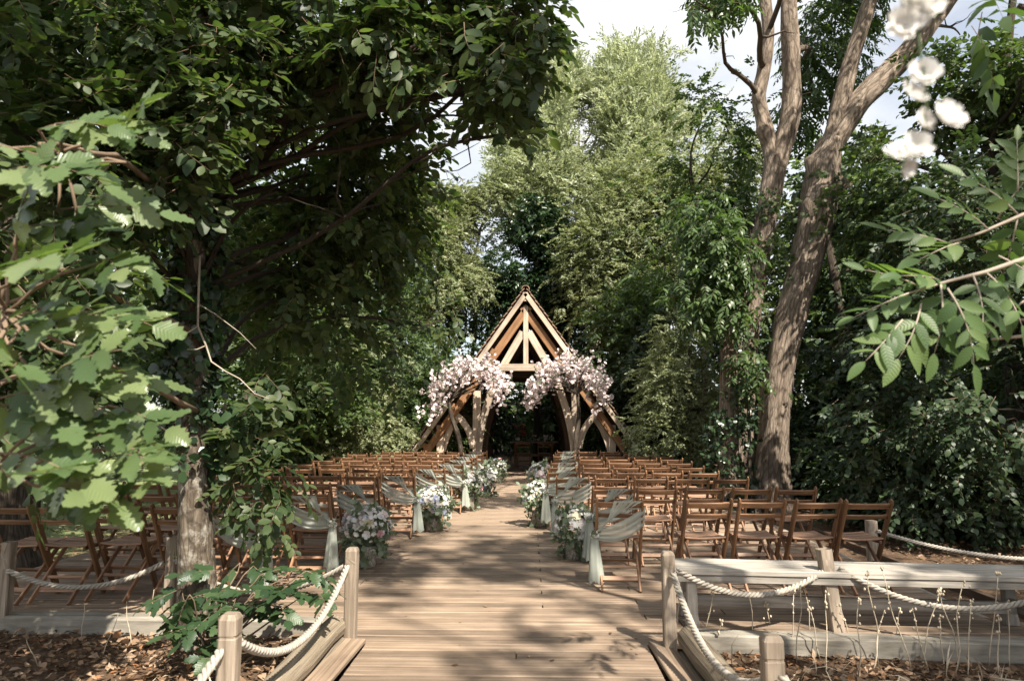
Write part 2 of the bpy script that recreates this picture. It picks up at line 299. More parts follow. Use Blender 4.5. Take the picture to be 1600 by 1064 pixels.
# ------------------------------------------------------------------ leaves and sprays (numpy)
def leaf_toothed(teeth=5, w=0.32, curl=0.10, st=None):
    xs = np.linspace(0, 1, st or teeth*2+1); V = []; T = []
    def prof(x): return w*(math.sin(math.pi*min(1, x**0.8))**0.75)
    for i, x in enumerate(xs):
        ww = prof(x)*(1.16 if i % 2 else 0.80); z = -curl*(x**2)*1.2
        V += [(x, 0, z), (x+0.05*(i % 2), ww, z+0.10*ww+0.02*math.sin(9*x)), (x+0.05*(i % 2), -ww, z+0.10*ww-0.02*math.sin(7*x))]
    for i in range(len(xs)-1):
        a = 3*i; b = a+3
        T += [(a, b, b+1), (a, b+1, a+1), (a, a+2, b+2), (a, b+2, b)]
    return np.array(V, float), np.array(T)
def leaf_oval(w=0.28, curl=0.15):
    V = [(0, 0, 0), (0.33, w, 0.05), (0.72, w*0.75, -0.02), (1, 0, -curl), (0.72, -w*0.75, -0.02), (0.33, -w, 0.05), (0.5, 0, -0.03)]
    T = [(0, 6, 1), (1, 6, 2), (2, 6, 3), (3, 6, 4), (4, 6, 5), (5, 6, 0)]
    return np.array(V, float), np.array(T)
def leaf_diamond(w=0.25, fold=0.08):
    V = [(0, 0, 0), (0.45, w, fold), (1, 0, -0.1), (0.45, -w, fold)]
    return np.array(V, float), np.array([(0, 2, 1), (0, 3, 2)])
def leaf_long(w=0.16, curl=0.2):
    V = [(0, 0, 0), (0.35, w, 0.03), (0.35, -w, 0.03), (0.7, w*0.8, -0.06), (0.7, -w*0.8, -0.06), (1, 0, -curl)]
    return np.array(V, float), np.array([(0, 2, 1), (1, 2, 4), (1, 4, 3), (3, 4, 5)])
def rot_from(d, nrm):
    d = d/np.linalg.norm(d, axis=-1, keepdims=True); y = np.cross(nrm, d); y /= np.linalg.norm(y, axis=-1, keepdims=True)+1e-9
    z = np.cross(d, y); return np.stack([d, y, z], axis=-1)          # columns x,y,z
def join(parts):
    Vs, Ts, Ms, off = [], [], [], 0
    for V, T, m in parts:
        Vs.append(V); Ts.append(T+off); Ms.append(np.full(len(T), m) if np.isscalar(m) else m); off += len(V)
    return np.concatenate(Vs), np.concatenate(Ts), np.concatenate(Ms)
def spray(rng, leaf, n=9, L=1.0, size=0.32, ang=55, droop=0.25, jitter=0.35, twig=True, pinnate=False, tr=0.012):
    parts = []; pts = []
    ns = 3
    for i in range(ns):
        x = L*i/(ns-1); pts.append((x, 0.04*math.sin(4*x+rng.uniform(0, 6)), -droop*x*x))
    pts = np.array(pts)
    if twig:
        V = []; T = []
        for i in range(ns):
            r = tr*(1-0.75*i/(ns-1))
            for k in range(3): V.append((pts[i, 0], pts[i, 1]+r*math.cos(2.09*k), pts[i, 2]+r*math.sin(2.09*k)))
        for i in range(ns-1):
            for k in range(3):
                a = 3*i+k; b = 3*i+(k+1) % 3; T += [(a, b, b+3), (a, b+3, a+3)]
        parts.append((np.array(V), np.array(T), 1))
    for i in range(n):
        last = i == n-1
        x = L if last else L*(0.15+0.85*((i//2 if pinnate else i)+0.5)/((n/2) if pinnate else n)); x = min(x, L)
        p = np.array([np.interp(x, pts[:, 0], pts[:, k]) for k in range(3)])
        sgn = 1 if i % 2 else -1
        a = 0 if last else sgn*math.radians(ang*rng.uniform(0.7, 1.25))
        d = np.array([math.cos(a), math.sin(a), -droop*rng.uniform(0.2, 1.6)+rng.normal()*jitter*0.4])
        nr = np.array([rng.normal()*jitter, rng.normal()*jitter, 1.0])
        Rm = rot_from(d, nr)
        lv, lt = leaf[rng.integers(len(leaf))] if isinstance(leaf, list) else leaf
        parts.append(((lv*size*rng.uniform(0.7, 1.2))@Rm.T+p, lt, 0))
    return join(parts)
def scatter(templates, P, Rm, S, rng):
    which = rng.integers(len(templates), size=len(P)); parts = []
    for k, (V, T, mi) in enumerate(templates):
        s = np.where(which == k)[0]
        if not len(s): continue
        VV = np.einsum('nij,vj->nvi', Rm[s], V)*S[s, None, None]+P[s, None, :]
        TT = T[None]+(np.arange(len(s))*len(V))[:, None, None]
        parts.append((VV.reshape(-1, 3), TT.reshape(-1, 3), np.tile(mi, len(s))))
    return join(parts)
def lump(P, rng, f):           # smooth random field for gaps between boughs
    a = np.zeros(len(P))
    for k in range(5):
        d = rng.normal(size=3); d /= np.linalg.norm(d); a += np.sin(P@d*f*rng.uniform(0.6, 1.7)+rng.uniform(0, 6.3))
    return a/2.2
def project(P):
    Q = (P-np.array([0, 0, CAMZ]))@np.array(CAM_R)
    z = -Q[:, 2]; z = np.where(z < 1e-3, 1e-3, z)
    return 800+FPX*Q[:, 0]/z, 532-FPX*Q[:, 1]/z, -Q[:, 2]
def crown_points(lobes, n, rng, shell=0.45, gap=-0.25, gapf=1.6, near=1.15, fuzz=0.13):
    w = np.array([l[6] if len(l) > 6 else l[3]*l[4]*l[5] for l in lobes]); w = w/w.sum()
    idx = rng.choice(len(lobes), size=int(n*1.8), p=w); Lb = np.array([l[:6] for l in lobes])[idx]
    d = rng.normal(size=(len(idx), 3)); d /= np.linalg.norm(d, axis=1, keepdims=True)
    r = rng.uniform(0, 1, len(idx))**shell
    P = Lb[:, :3]+d*r[:, None]*Lb[:, 3:6]
    P += rng.normal(size=P.shape)*Lb[:, 3:6]*fuzz*rng.uniform(0, 2, (len(P), 1))
    ok = (lump(P, rng, gapf) > gap) & (P[:, 2] > -0.05) & (np.linalg.norm(P-np.array([0, 0, CAMZ]), axis=1) > near)
    P, d = P[ok][:n], d[ok][:n]
    return P, d
def crown(lobes, n, templates, smin, smax, seed, droop=0.25, flat=0.9, **kw):
    rng = np.random.default_rng(seed)
    P, out = crown_points(lobes, n, rng, **kw)
    D = out*0.7+rng.normal(size=P.shape)*0.55; D[:, 2] = D[:, 2]*0.6-droop
    N = rng.normal(size=P.shape)*(1-flat)*1.6+out*0.25; N[:, 2] += flat
    Rm = rot_from(D, N); S = rng.uniform(smin, smax, len(P))
    return scatter(templates, P, Rm, S, rng)
_r = np.random.default_rng(3)
def leaf_beechy(w=0.3, curl=0.15, sk=0.0):
    xs = [0, 0.24, 0.5, 0.76, 1.0]; ws = [0, 0.82, 1.0, 0.66, 0]; V = []; T = []
    for i, (x, q) in enumerate(zip(xs, ws)):
        z = -curl*x*x
        if q == 0: V.append((x, 0, z)); continue
        V += [(x, sk*x, z), (x+0.07, w*q, z+0.07*q), (x+0.04, -w*q*0.95, z+0.05*q)]
    T = [(0, 1, 2), (0, 3, 1), (1, 4, 5), (1, 5, 2), (1, 3, 6), (1, 6, 4), (4, 7, 8), (4, 8, 5), (4, 6, 9), (4, 9, 7), (7, 10, 8), (7, 9, 10)]
    return np.array(V, float), np.array(T)
T_BEECH = [spray(_r, [leaf_beechy(0.29, 0.1), leaf_beechy(0.33, 0.25, 0.05), leaf_beechy(0.31, -0.05, -0.05)], n=8, L=1.0, size=0.36, droop=0.3, jitter=0.35) for _ in range(7)]
def leaf_four(w=0.27, curl=0.2):
    V = [(0, 0, 0), (0.3, w*0.9, 0.05), (0.3, -w*0.9, 0.05), (0.68, w, -0.03), (0.68, -w, -0.03), (1, 0, -curl)]
    return np.array(V, float), np.array([(0, 2, 1), (1, 2, 4), (1, 4, 3), (3, 4, 5)])
T_OVAL = [spray(_r, [leaf_four(0.29), leaf_four(0.25, 0.3)], n=9, L=1.0, size=0.33, droop=0.25, jitter=0.45) for _ in range(7)]
T_OVALF = [spray(_r, [leaf_diamond(0.32), leaf_diamond(0.27, 0.15)], n=9, L=1.0, size=0.38, droop=0.25, jitter=0.5, twig=False) for _ in range(7)]
T_FAR = [spray(_r, leaf_diamond(0.34), n=10, L=1.0, size=0.36, droop=0.25, jitter=0.55, twig=False) for _ in range(7)]
T_FINE = [spray(_r, leaf_diamond(0.26), n=14, L=1.0, size=0.24, droop=0.2, jitter=0.6, twig=False) for _ in range(7)]
T_WIL = [spray(_r, leaf_diamond(0.18), n=15, L=1.0, size=0.24, ang=40, droop=0.05, jitter=0.7, twig=False) for _ in range(7)]
T_ASH = [spray(_r, leaf_long(0.17), n=11, L=1.0, size=0.42, ang=58, droop=0.5, jitter=0.25, pinnate=True, tr=0.008) for _ in range(7)]
T_IVY = [spray(_r, leaf_four(0.40, 0.1), n=6, L=0.8, size=0.42, droop=0.4, jitter=0.5, tr=0.012) for _ in range(6)]

def limb_path(p0, p1, rnd, sag=0.0, wob=0.06, n=9, bend=(0, 0, 0)):
    p0, p1 = Vector(p0), Vector(p1); Ln = (p1-p0).length; pts = []
    ph = [rnd.uniform(0, 6.28) for _ in range(3)]; b = Vector(bend)
    for i in range(n+1):
        t = i/n; w = math.sin(math.pi*t)
        q = p0.lerp(p1, t)+Vector((math.sin(ph[0]+5*t), math.sin(ph[1]+6*t), 0.6*math.sin(ph[2]+5*t)))*wob*Ln*w+b*w
        q.z -= sag*w; pts.append(q)
    return pts
def trunk_mesh(pts, radii, mat, seg=20, sub=6, bump=0.06, seed=1, burls=(), flare=0.0):
    """noisy tapered stem with uv (metres along, metres round)"""
    rnd = np.random.default_rng(seed); P = np.array([tuple(p) for p in pts], float); n = len(P)
    t = np.linspace(0, n-1, (n-1)*sub+1); C = np.zeros((len(t), 3)); i0 = np.clip(t.astype(int), 0, n-2); u = (t-i0)[:, None]
    def g(i): return P[np.clip(i, 0, n-1)]
    C = 0.5*((2*g(i0))+(-g(i0-1)+g(i0+1))*u+(2*g(i0-1)-5*g(i0)+4*g(i0+1)-g(i0+2))*u**2+(-g(i0-1)+3*g(i0)-3*g(i0+1)+g(i0+2))*u**3)
    rad = np.interp(t, np.arange(n), radii)
    mb = MB(); Ls = 0; rows = []
    ph = rnd.uniform(0, 6.28, 6)
    for k in range(len(t)):
        tg = C[min(k+1, len(t)-1)]-C[max(k-1, 0)]; tg /= np.linalg.norm(tg)+1e-9
        s1 = np.cross(tg, [0.15, 1, 0.05]); s1 /= np.linalg.norm(s1); s2 = np.cross(s1, tg)
        if k: Ls += np.linalg.norm(C[k]-C[k-1])
        row = []
        for j in range(seg):
            a = 2*math.pi*j/seg
            rr = rad[k]*(1+bump*(math.sin(3*a+ph[0]+1.3*Ls)+0.7*math.sin(5*a+ph[1]-2.1*Ls)+0.5*math.sin(2*a+ph[2]+4.3*Ls)+0.4*math.sin(7*a+ph[3]+7*Ls)))
            if flare: rr *= 1+flare*math.exp(-Ls/0.35)*(1+0.5*math.sin(5*a+ph[4]))
            q = C[k]+(s1*math.cos(a)+s2*math.sin(a))*rr
            for (bp, br, bh) in burls:
                dd = np.linalg.norm(q-np.array(bp))
                if dd < br*2.2: q = q+(s1*math.cos(a)+s2*math.sin(a))*bh*math.exp(-(dd/br)**2*1.6)
            mb.v.append(Vector(q)); row.append(a*rad[0])
        rows.append((Ls, row))
    for k in range(len(t)-1):
        for j in range(seg):
            j2 = (j+1) % seg; a = k*seg; r0 = rad[0]
            mb.face((a+j, a+j2, a+seg+j2, a+seg+j), ((rows[k][0], j*6.283/seg*r0), (rows[k][0], (j+1)*6.283/seg*r0), (rows[k+1][0], (j+1)*6.283/seg*r0), (rows[k+1][0], j*6.283/seg*r0)))
    e = (len(t)-1)*seg; mb.face(tuple(e+j for j in range(seg)), tuple((0, 0) for j in range(seg)))
    return mb.mesh('trunk', mat, smooth=True)
def limbs_to(tree, start_pts, targets, mat, rnd, r0=0.06, r1=0.012, name='limb', sag=-0.2, twigs=6):
    """one tapered limb per target, with side branches, each limb its own part"""
    for tg in targets:
        s = min(start_pts, key=lambda q: (Vector(q)-Vector(tg)).length*0.8+abs(q[2]-tg[2]+1.0)*0.6)
        pts = limb_path(s, tg, rnd, sag=sag*rnd.uniform(0.2, 1)); n = len(pts)
        rr = r0*rnd.uniform(0.8, 1.2)
        mb = MB(); mb.tube(pts, [rr+(r1-rr)*i/(n-1) for i in range(n)], 7)
        Ln = (Vector(tg)-Vector(s)).length
        for k in range(twigs):
            i = rnd.randint(n//3, n-2); d = Vector((rnd.uniform(-1, 1), rnd.uniform(-1, 1), rnd.uniform(-0.3, 0.8))).normalized()*Ln*rnd.uniform(0.15, 0.35)
            p2 = limb_path(pts[i], pts[i]+d, rnd, n=5, wob=0.1); ra = (rr+(r1-rr)*i/(n-1))*0.55
            mb.tube(p2, [ra*(1-0.8*q/5) for q in range(6)], 5)
        mb.build(name, mat, tree, smooth=True)

# ------------------------------------------------------------------ ground
GZ = -0.12
def build_ground():
    V = []; T = []; rs = [0, 3, 6, 9, 12, 16, 22, 30, 45, 80, 200, 600, 1500]; n = 40
    rnd = random.Random(5)
    for i, r in enumerate(rs):
        for j in range(n):
            a = 2*math.pi*j/n; z = GZ-(rnd.uniform(0, 0.04) if 2 < i < 9 else 0)
            V.append((r*math.cos(a)+0.001*j*(i == 0), 8+r*math.sin(a), z))
    for i in range(len(rs)-1):
        for j in range(n):
            a = i*n+j; b = i*n+(j+1) % n; T += [(a, a+n, b+n), (a, b+n, b)]
    o = link('ground', np_mesh('ground', V, T, M['ground'], smooth=True)); structure(o)
build_ground()

# ------------------------------------------------------------------ deck and boardwalk
PITCHB, BW, TH = 0.152, 0.143, 0.032
DL, DR, DF, DB = -5.15, 3.55, 5.55, 24.4           # seating deck
PL, PR, PF = -1.14, 0.80, 1.2                      # boardwalk
deck = structure(link('seating_deck', None)); walk = structure(link('boardwalk', None))
BOARD_MESH = {}
def board(parent, x0, x1, y, rnd):
    Ln = round(x1-x0, 2)
    if Ln not in BOARD_MESH:
        mb = MB(); mb.bar((-Ln/2, 0, 0), (Ln/2, 0, 0), BW, TH, c=0.006, seg=1); BOARD_MESH[Ln] = mb.mesh('deck_board', M['deck'])
    o = link('board', BOARD_MESH[Ln], parent, ((x0+x1)/2, y, -TH/2+rnd.uniform(-0.0015, 0.0015))); o.rotation_euler = (0, rnd.uniform(-0.0006, 0.0006), rnd.uniform(-0.0012, 0.0012))
rb = random.Random(11)
y = DF+BW/2; k = 0
far = MB()
while y < DB:
    cuts = [DL, (-2.6, -1.6, -3.2)[k % 3]+rb.uniform(-.1, .1)*0, (0.9, 1.55, 0.1)[k % 3], DR]
    for a, b in zip(cuts, cuts[1:]):
        if y < 10.2: board(deck, a+0.003, b-0.003, y, rb)
        else: far.bar((a+0.003, y, -TH/2+rb.uniform(-.0015, .0015)), (b-0.003, y, -TH/2), BW, TH, c=0.006)
    y += PITCHB; k += 1
stuff(far.build('far_boards', M['deck'], deck))
y = DF-BW/2-0.006; k = 0
while y > PF:
    if y > 4.95:                                        # short apron between the seating edge and the posts
        board(walk, PL-0.30, PR+0.34, y, rb)
    elif k % 4 == 1:
        board(walk, PL, -0.1, y, rb); board(walk, -0.094, PR, y, rb)
    else: board(walk, PL, PR, y, rb)
    y -= PITCHB; k += 1
for x in [DL+0.3+i*0.75 for i in range(13)]:
    MB().bar((x, DF+0.02, -0.105), (x, DB-0.1, -0.105), 0.06, 0.13).build('joist', M['oak_dark'], deck)
for x in (PL+0.1, PR-0.1, -0.2): MB().bar((x, PF, -0.105), (x, DF-0.01, -0.105), 0.06, 0.13).build('joist', M['oak_dark'], walk)
# trim planks at both sides of the boardwalk and squared kerb timbers at the seating edge
for xa, xb, n in ((PL-0.085, PL-0.20, 'l'), (PR+0.085, PR+0.19, 'r')):
    MB().bar((xa, 4.93, 0.012), (xb, 1.3, 0.012), 0.155, 0.03, c=0.005, seg=4).build('edge_plank', M['deck'], walk)
rk = random.Random(3)
def kerb(p0, p1, parent):
    mb = MB(); n = 10; pts = [Vector(p0).lerp(Vector(p1), i/n) for i in range(n+1)]
    mb.sweep(pts, oct_section(0.15, 0.145, 0.016), jit=0.006, rnd=rk); mb.build('kerb_beam', M['kerb'], parent)
kerb((-8.2, 5.63, -0.062), (-1.46, 5.46, -0.062), deck)
kerb((1.18, 5.20, -0.055), (5.6, 4.86, -0.055), deck)
# infill deck triangle is under the bench: extra boards so that the bench stands on timber
for i in range(6):
    yy = DF-BW/2-0.006-i*PITCHB; x0 = PR+0.35; x1 = 4.25
    lim = 1.18+(5.20-(yy-0.02))/(5.20-4.86)*(5.6-1.18)+0.0
    x0 = max(x0, lim)
    if x1-x0 > 0.4: board(deck, round(x0, 2), x1, yy, rb)
for s_ in (-1, 1):
    MB().bar((DL-0.03 if s_ < 0 else DR+0.03, DF+0.12, -0.085), (DL-0.03 if s_ < 0 else DR+0.03, DB, -0.085), 0.05, 0.16).build('side_fascia', M['kerb'], deck)

# ------------------------------------------------------------------ posts, logs, ropes
def post(base, h, label, lean=(0, 0), w=0.083, rz=0.0, mat='post'):
    t = thing('fence_post', label, 'post', base, rz, 'square rope-fence posts')
    mb = MB(); lx, ly = lean; sec = oct_section(w, w, 0.008)
    g = [(0, 1), (0.3, 1), (0.6, 1), (h-0.105, 1), (h-0.100, 0.93), (h-0.092, 0.93), (h-0.087, 1), (h-0.022, 1), (h-0.004, 0.80), (h, 0.68)]
    mb.sweep([(lx*z/h, ly*z/h, z) for z, k in g], sec, up=(0, 1, 0), scale=[k for z, k in g], jit=0.0012, rnd=rk)
    mb.build('shaft', M[mat], t)
    return t
def rope(p0, p1, sag, label, tag_group='rope swags of the fence'):
    p0, p1 = Vector(p0), Vector(p1); Ln = (p1-p0).length*1.08; n = max(20, int(Ln/0.014)); mb = MB()
    def c(t):
        q = p0.lerp(p1, t); q.z -= sag*(1-(2*t-1)**2); return q
    for s_ in range(3):
        pts = []
        for i in range(n+1):
            t = i/n; tg = (c(min(1, t+0.01))-c(max(0, t-0.01))).normalized(); a = tg.cross(Vector((0.1, 0.2, 1))).normalized(); b = a.cross(tg)
            an = 2*math.pi*(s_/3+t*Ln/0.115); pts.append(c(t)+(a*math.cos(an)+b*math.sin(an))*0.0125)
        mb.tube(pts, [0.0105]*len(pts), 6, up=(0.1, 0.2, 1))
    o = mb.build('rope', M['rope'], None, smooth=True); tag(o, label, 'rope', tag_group); return o
def onpost(base, z, dx=0, dy=0): return (base[0]+dx, base[1]+dy, base[2]+z)
A = GR(1047, 1015, 0.0); A.z = -0.02
E = GR(547, 1000, 0.0); E.z = -0.02
Dp = Vector((1.02, 3.05, GZ)); Fp = Vector((-1.34, 3.14, GZ))
B = GR(1308, 985, 0.0); B = Vector((B.x, B.y, -0.02)); 
Cp = Vector((3.37, 4.76, -0.02)); G = Vector((-4.16, 5.50, -0.03)); H = Vector((-2.95, 5.72, -0.02)); K = GR(1365, 886, 0.0); K.z = -0.12
post(A, 0.665, 'weathered square post at the walkway corner beside the bench end')
post(E, 0.655, 'pale square post at the walkway corner before a flower arrangement')
post(Dp, 0.755, 'square post at the end of the mossy logs, dry stalks beside')
post(Fp, 0.80, 'pale square post standing in leaf litter by the stacked logs')
post(B, 0.55, 'leaning brown post in front of the middle of the bench', lean=(-0.055, 0.02), w=0.092)
post(Cp, 0.50, 'square post before the far end of the bench', lean=(-0.03, 0))
post(G, 0.50, 'square post on the deck kerb by three folding chairs under beech leaves')
post(H, 0.50, 'square post half hidden behind the beech trunk')
post(K, 0.60, 'square post at the deck edge beside the last folding chair', w=0.095)
PG = 'rope swags of the fence'
rope(onpost(A, 0.53, 0.02, -0.065), onpost(Dp, 0.565, 0.0, 0.03), 0.24, 'slack twisted rope beside the mossy logs, between two posts')
rope(onpost(A, 0.545, 0.06, -0.02), onpost(B, 0.45, -0.07, 0.0), 0.17, 'twisted rope swag in front of the bench, from corner post to leaning post')
rope(onpost(B, 0.47, 0.03, -0.02), onpost(Cp, 0.375, -0.06, 0), 0.15, 'twisted rope swag in front of the bench, ending at its far end')
rope(onpost(Dp, 0.60, 0.02, -0.06), (1.12, 1.2, 0.45), 0.18, 'twisted rope running on from the post by the dry stalks')
rope(onpost(E, 0.535, -0.02, -0.06), onpost(Fp, 0.66, 0.03, 0.04), 0.23, 'slack pale rope above the stacked logs and beech suckers')
rope(onpost(Fp, 0.65, -0.02, -0.045), (-1.42, 1.2, 0.42), 0.16, 'pale rope running on from the post standing in leaf litter')
rope(onpost(E, 0.52, -0.055, 0.02), onpost(H, 0.42, 0.04, -0.03), 0.22, 'rope swag passing behind the leafy beech suckers')
rope(onpost(G, 0.39, 0.04, -0.055), onpost(H, 0.40, -0.045, -0.05), 0.16, 'rope swag in front of three folding chairs by the beech trunk')
rope(onpost(G, 0.39, -0.05, 0), (-6.6, 5.83, 0.36), 0.14, 'rope swag leading away from the kerb post to the old ivied trunk')
rope(onpost(K, 0.50, 0.03, -0.05), (6.4, 6.9, 0.36), 0.22, 'rope swag leading from the deck-edge post into the dark hedge')
post((-6.66, 5.85, GZ), 0.62, 'square post beyond the kerb beside the old ivied trunk')
post((6.45, 6.95, GZ), 0.62, 'square post under the dark hornbeam branches')
def log(p0, p1, r, label, seed):
    rnd = random.Random(seed); n = 14; pts = [Vector(p0).lerp(Vector(p1), i/n)+Vector((0, 0, rnd.uniform(-.006, .006))) for i in range(n+1)]
    o = MB().sweep(pts, ngon(14), up=(0, 0, 1), scale=[r*(1+rnd.uniform(-.05, .05)) for _ in pts], jit=0.003, rnd=rnd).build('edging_log', M['log'], None, smooth=False)
    tag(o, label, 'log', 'stacked edging logs along the walkway')
log((-1.37, 4.95, 0.10), (-1.42, 1.6, 0.08), 0.078, 'upper pale log of the stacked edging by the beech suckers', 1)
log((-1.33, 4.92, -0.055), (-1.36, 1.6, -0.06), 0.085, 'lower log of the stacked edging by the beech suckers', 2)
log((1.04, 4.72, 0.115), (1.14, 1.6, 0.09), 0.08, 'upper mossy log of the stacked edging below the slack rope', 3)
log((1.00, 4.70, -0.055), (1.09, 1.6, -0.06), 0.09, 'lower dark log of the stacked edging below the slack rope', 4)

# ------------------------------------------------------------------ bench
def build_bench():
    c = Vector((2.42, 5.42, 0)); t = thing('bench', 'long weathered grey backless bench behind the rope swags', 'bench', c, R(-4.5))
    mb = MB(); pts = [(-1.36+2.72*i/12, 0, 0.405) for i in range(13)]
    mb.sweep(pts, oct_section(0.42, 0.045, 0.008), jit=0.0015, rnd=rk); mb.build('seat_plank', M['bench'], t)
    for yy, nm in ((-0.185, 'apron'), (0.185, 'apron')):
        MB().bar((-1.33, yy, 0.356), (1.33, yy, 0.356), 0.03, 0.05, c=0.004, seg=8).build(nm, M['bench'], t)
    for x in (-1.2, 1.2):
        for yy in (-0.15, 0.15):
            mb = MB(); mb.sweep([(x, yy, 0.0), (x, yy*1.02, 0.03), (x, yy, 0.09), (x, yy, 0.30), (x, yy, 0.38)], oct_section(0.085, 0.075, 0.008), up=(0, 1, 0), scale=[1.15, 1.2, 0.95, 0.9, 1.1]); mb.build('leg', M['bench'], t)
        MB().bar((x, -0.12, 0.16), (x, 0.12, 0.16), 0.035, 0.08).build('end_rail', M['bench'], t)
    MB().bar((-1.16, -0.0, 0.16), (1.16, -0.0, 0.16), 0.04, 0.085, seg=6).build('stretcher', M['bench'], t)
build_bench()

# ------------------------------------------------------------------ folding chairs
def sy(z): return -0.25+(0.82-z)*0.50        # slope of the long stiles
def make_chair(near=True):
    t = thing('folding_chair', 'slatted wooden folding chair', 'chair', (0, 0, 0))
    hw = 0.205
    for s_ in (-1, 1):
        mb = MB(); pts = [(s_*hw, sy(z), z) for z in (0.0, 0.2, 0.44, 0.62, 0.80)]
        mb.sweep(pts+[(s_*hw, sy(0.82)-0.002, 0.823)], oct_section(0.024, 0.058, 0.006), up=(0, 1, 0.5), scale=[0.9, 1, 1, 1, 0.95, 0.6]); mb.build('stile', M['chair'], t)
    for z, h in ((0.765, 0.055), (0.665, 0.042)):
        mb = MB(); mb.bar((-hw, sy(z), z), (hw, sy(z), z), 0.018, h, up=(0, -0.5, 1), c=0.004, bow=(0, -0.022, 0.0)); mb.build('back_rail', M['chair'], t)
    n = 8
    ys = [-0.085+i*0.046 for i in range(n)]
    if near:
        for i, yy in enumerate(ys):
            z = 0.448+0.012*abs(i-3.2)/3.2
            mb = MB(); mb.bar((-hw+0.016, yy, z), (hw-0.016, yy, z), 0.040, 0.016, c=0.004, bow=(0, 0, -0.012)); mb.build('seat_slat', M['chair_seat'], t)
    else:
        mb = MB()
        for i, yy in enumerate(ys):
            z = 0.448+0.012*abs(i-3.2)/3.2; mb.bar((-hw+0.016, yy, z), (hw-0.016, yy, z), 0.040, 0.016, c=0.003)
        mb.build('seat', M['chair_seat'], t)
    for s_ in (-1, 1):
        MB().bar((s_*0.165, -0.10, 0.428), (s_*0.165, 0.255, 0.432), 0.022, 0.030).build('seat_bearer', M['chair'], t)
        MB().bar((s_*0.170, 0.185, 0.425), (s_*0.170, -0.265, 0.002), 0.020, 0.040, up=(0, 1, 1)).build('leg', M['chair_leg'], t)
    for (fz) in (0.10, 0.185):
        yy = -0.265+(fz/0.425)*0.45
        MB().bar((-0.165, yy, fz), (0.165, yy, fz), 0.014, 0.042 if fz < 0.15 else 0.026, c=0.003, up=(0, 0.7, 1)).build('rung', M['chair_leg'], t)
    MB().bar((-hw, sy(0.22), 0.22), (hw, sy(0.22), 0.22), 0.016, 0.03, c=0.003, up=(0, -0.5, 1)).build('rung', M['chair'], t)
    return t
ORD = ['', 'first', 'second', 'third', 'fourth', 'fifth', 'sixth', 'seventh', 'eighth', 'ninth', 'tenth']
chN = make_chair(True); chF = make_chair(False); kids(chN); kids(chF); used = set()
rc = random.Random(21)
def chair(x, d, label, group='folding chairs set out in rows', rz=0.0, plain=False):
    src = chN if d < 10.5 else chF
    key = src.name
    if key in used: o = copy_tree(src)
    else: used.add(key); o = src
    o.location = (x, d+0.25, 0.001); o.rotation_euler = (0, 0, rz); o['label'] = label; o['category'] = 'chair'; o['group'] = group
    return o
# aisle chair: pixel x and distance of its top rail; then the offsets of the further chairs
RIGHT = [(969, 6.35, [0.78, 1.28, 1.76, 2.20]), (954, 7.5, None), (896, 8.8, None), (877, 9.75, None), (879, 10.8, None), (880, 11.9, None), (882, 12.95, None), (882, 14.0, None), (882, 15.05, None), (884, 16.05, None)]
LEFT = [(372, 5.86, None), (484, 6.75, None), (558, 7.9, None), (623, 9.1, None), (675, 10.35, None), (703, 11.4, None), (719, 12.5, None), (729, 13.6, None), (739, 14.7, None), (746, 15.8, None)]
AISLE = []
for side, rows in ((1, RIGHT), (-1, LEFT)):
    nm = 'ash-tree side' if side > 0 else 'beech side'
    for i, (px, d, off) in enumerate(rows):
        x0 = AT(px, 700, d).x; row = 10-i
        if side < 0 and i == 0: off = [0.50, 1.08, 1.52, 1.93]
        offs = [0]+(off or [0.495*k+rc.uniform(-.015, .015) for k in range(1, 5 if side > 0 else (6 if i in (2, 3, 4, 5, 6, 7, 8) else 5))])
        for k, o_ in enumerate(offs):
            lab = ('wooden folding chair under a sage sash, %s row from the altar, %s' % (ORD[row], nm)) if k == 0 else ('bare slatted folding chair, %s from the aisle, %s row from the altar, %s' % (ORD[k+1], ORD[row], nm))
            rz = rc.uniform(-.06, .06)+(-0.05*side if k and i < 2 else 0)*(-1)
            c_ = chair(x0+side*o_, d+rc.uniform(-.05, .05), lab, rz=rz)
            if k == 0: AISLE.append((side, i, row, nm, c_))
for px in (818, 851):
    q = AT(px, 700, 21.9)
    chair(q.x, 21.9, 'folding chair drawn up to the altar table, %s' % ('nearer the ash trees' if px > 830 else 'nearer the beech'), 'folding chairs at the altar table')

# ------------------------------------------------------------------ sashes
def strip(mb, a0, a1, b0, b1, nu=14, nv=13, sag=0.02, pleat=0.007, folds=4.0, out=(0, -1, 0), ph=0.0):
    """cloth from edge a0-a1 to edge b0-b1"""
    a0, a1, b0, b1 = map(Vector, (a0, a1, b0, b1)); out = Vector(out); base = len(mb.v)
    for i in range(nu+1):
        u = i/nu
        for j in range(nv+1):
            v = j/nv; p = a0.lerp(a1, v).lerp(b0.lerp(b1, v), u)
            p.z -= sag*math.sin(math.pi*u)*(0.6+0.8*v)
            p += out*(pleat*math.sin(2*math.pi*folds*v+ph+1.2*u)+pleat*0.5*math.sin(2*math.pi*folds*2.3*v+2*ph)+0.010*math.sin(math.pi*u))
            mb.v.append(p)
    for i in range(nu):
        for j in range(nv):
            a = base+i*(nv+1)+j; mb.face((a, a+1, a+nv+2, a+nv+1), ((0, 0),)*4)
rs = random.Random(31)
FL5 = None
